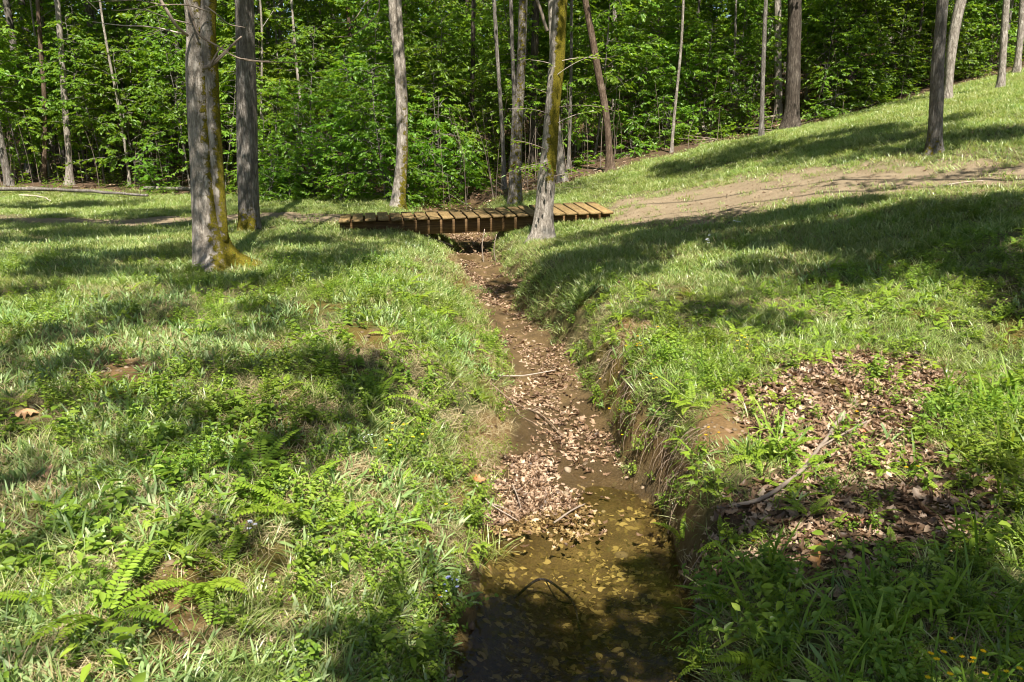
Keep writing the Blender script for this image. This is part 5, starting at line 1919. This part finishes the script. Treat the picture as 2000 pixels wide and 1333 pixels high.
# a few dead leaves that stand out
def single_leaf(px, py, L, label, col, rot, lift=.02):
    m_, nt = new_mat('dead_leaf_tone')
    p = nt.nodes.new('ShaderNodeBsdfPrincipled')
    tc = nt.nodes.new('ShaderNodeTexCoord')
    r_ = ramp(nt, [(.3, tuple(q * .6 for q in col)), (.7, col)])
    nt.links.new(noise(nt, 30, 4, .6, tc.outputs['Object']), r_.inputs[0])
    nt.links.new(r_.outputs[0], p.inputs['Base Color'])
    p.inputs['Roughness'].default_value = .6
    o_ = nt.nodes.new('ShaderNodeOutputMaterial')
    nt.links.new(p.outputs[0], o_.inputs[0])
    g = hit(px, py)
    mb = MB()
    dead_leaf(mb, L, .3)
    o = link('dead_leaf', mb.mesh('dead_leaf', m_), None, g + np.array([0, 0, lift]))
    o.rotation_euler = rot
    tag(o, label, 'leaf')


single_leaf(1590, 1110, .13, 'large upright orange brown dead leaf in the shaded weeds', (.38, .18, .05), (.4, -1.0, 1.3), .06)
single_leaf(932, 945, .11, 'curled orange dead leaf perched on the left bank beside the leaf pile', (.42, .17, .06), (.6, .3, .4), .03)
single_leaf(1047, 1022, .09, 'pale dead leaf floating at the foot of the leaf pile', (.5, .36, .24), (.1, .1, .3), .03)
single_leaf(1690, 850, .10, 'orange dead leaf standing in the leafy hollow', (.5, .2, .09), (.5, .6, .4), .03)
single_leaf(55, 815, .13, 'large tan dead leaf on the grass by the left frame edge', (.5, .28, .13), (.2, .1, .6), .05)
single_leaf(95, 935, .11, 'tan dead leaf in weeds below the large one at left', (.45, .27, .15), (.2, -.2, 1.6), .04)
single_leaf(1670, 1030, .12, 'reddish dead leaf in shade above the upright one', (.36, .16, .09), (.3, .3, 2), .03)

# ------------------------------------------------------------------ labels of the wood's repeats
LAND = [(-60, 'at the far left of the wood'), (100, 'behind the long fallen log'), (300, 'left of the mossy forked tree'), (480, 'behind the straight grey trunk'), (620, 'between straight and twin trunks'),
        (780, 'behind the twin stemmed tree'), (900, 'above the left half of the footbridge'), (1020, 'behind the tall grey forked tree'), (1180, 'above the right end of the footbridge'), (1340, 'behind the brush pile'),
        (1540, 'around the stout dark tree'), (1680, 'above the upper lawn edge'), (1850, 'behind the pair of lawn trees'), (2020, 'at the far right of the wood')]


def ordinal(k):
    return ['leftmost', 'second from left', 'third from left', 'fourth from left', 'fifth from left', 'sixth from left', 'seventh from left', 'eighth from left'][min(k, 7)]


def depth_word(o):
    d = o.location.y - float(forest_edge(o.location.x))
    return 'at wood edge' if d < 3 else ('in mid wood' if d < 10 else 'deep in wood')


def label_all(objs, what, group):
    bins = {}
    for o in objs:
        px = proj((o.location.x, o.location.y, o.location.z + 1))[0]
        land = min(LAND, key=lambda q: abs(q[0] - px))[1]
        bins.setdefault((what(o), land, depth_word(o)), []).append((px, o))
    for (w, land, dw), lst in bins.items():
        lst.sort(key=lambda q: q[0])
        for k, (_, o) in enumerate(lst):
            o['label'] = f'{w} {land}, {dw}' + ('' if len(lst) == 1 else f', {ordinal(k)}')
            o['group'] = group
            o['category'] = 'tree' if not o.name.startswith('shrub') else 'shrub'


def sap_kind(o):
    h = max(v.co.z for v in o.children[0].data.vertices[:]) * o.scale[0] if 'h' not in o else o['h']
    return 'leafy shrub' if o.name.startswith('shrub') else ('short sapling' if h < 4.0 else 'tall sapling')


label_all([o for o in ALL_SAP if o.name.startswith('sapling')], sap_kind, 'leafy saplings of the understory')
label_all([o for o in ALL_SAP if o.name.startswith('shrub')], sap_kind, 'leafy shrubs at the wood edge')
label_all(ALL_BG, lambda o: (f"slim {o['bark']} trunk" if o['slim'] else f"{o['bark']} trunk"), 'forest trees behind the wood edge')
for o in ALL_BG:
    del o['bark']
    del o['slim']

# ------------------------------------------------------------------ sky, sun, camera
w = bpy.data.worlds.new('World')
scene.world = w
w.use_nodes = True
nt = w.node_tree
sky = nt.nodes.new('ShaderNodeTexSky')
sky.sky_type = 'NISHITA'
sky.sun_disc = False
sky.sun_elevation = SUN_EL
sky.sun_rotation = math.atan2(SUN[0], SUN[1])
bg = nt.nodes['Background']
bg.inputs['Strength'].default_value = .053
nt.links.new(sky.outputs[0], bg.inputs[0])
sun = bpy.data.lights.new('sun', 'SUN')
sun.energy = 5.0
sun.angle = R(.5)
sun.color = (1, .95, .86)
so = link('sun', sun)
so.rotation_euler = Vector(SUN).to_track_quat('Z', 'Y').to_euler()
so.location = (0, -10, 20)

cam = bpy.data.cameras.new('camera')
cam.lens = 28
cam.sensor_width = 36
cam.clip_end = 500
cam.clip_start = .05
co = link('camera', cam)
co.location = CAM
co.rotation_euler = (math.pi / 2 - TH, 0, 0)
scene.camera = co
scene.view_settings.view_transform = 'Standard'
scene.view_settings.look = 'None'
scene.view_settings.exposure = 1.38
scene.view_settings.gamma = 1
scene.cycles.filter_width = 1.0
scene.cycles.max_bounces = 6
scene.cycles.diffuse_bounces = 3
scene.cycles.glossy_bounces = 2
scene.cycles.transmission_bounces = 3
scene.cycles.transparent_max_bounces = 6
scene.cycles.caustics_reflective = False
scene.cycles.caustics_refractive = False
scene.cycles.sample_clamp_indirect = 4
scene.cycles.use_adaptive_sampling = True
scene.cycles.adaptive_threshold = .015
try:
    scene.cycles.use_denoising = True
    scene.cycles.denoiser = 'OPENIMAGEDENOISE'
    scene.cycles.denoising_input_passes = 'RGB_ALBEDO_NORMAL'
    scene.cycles.denoising_prefilter = 'ACCURATE'
except Exception:
    pass
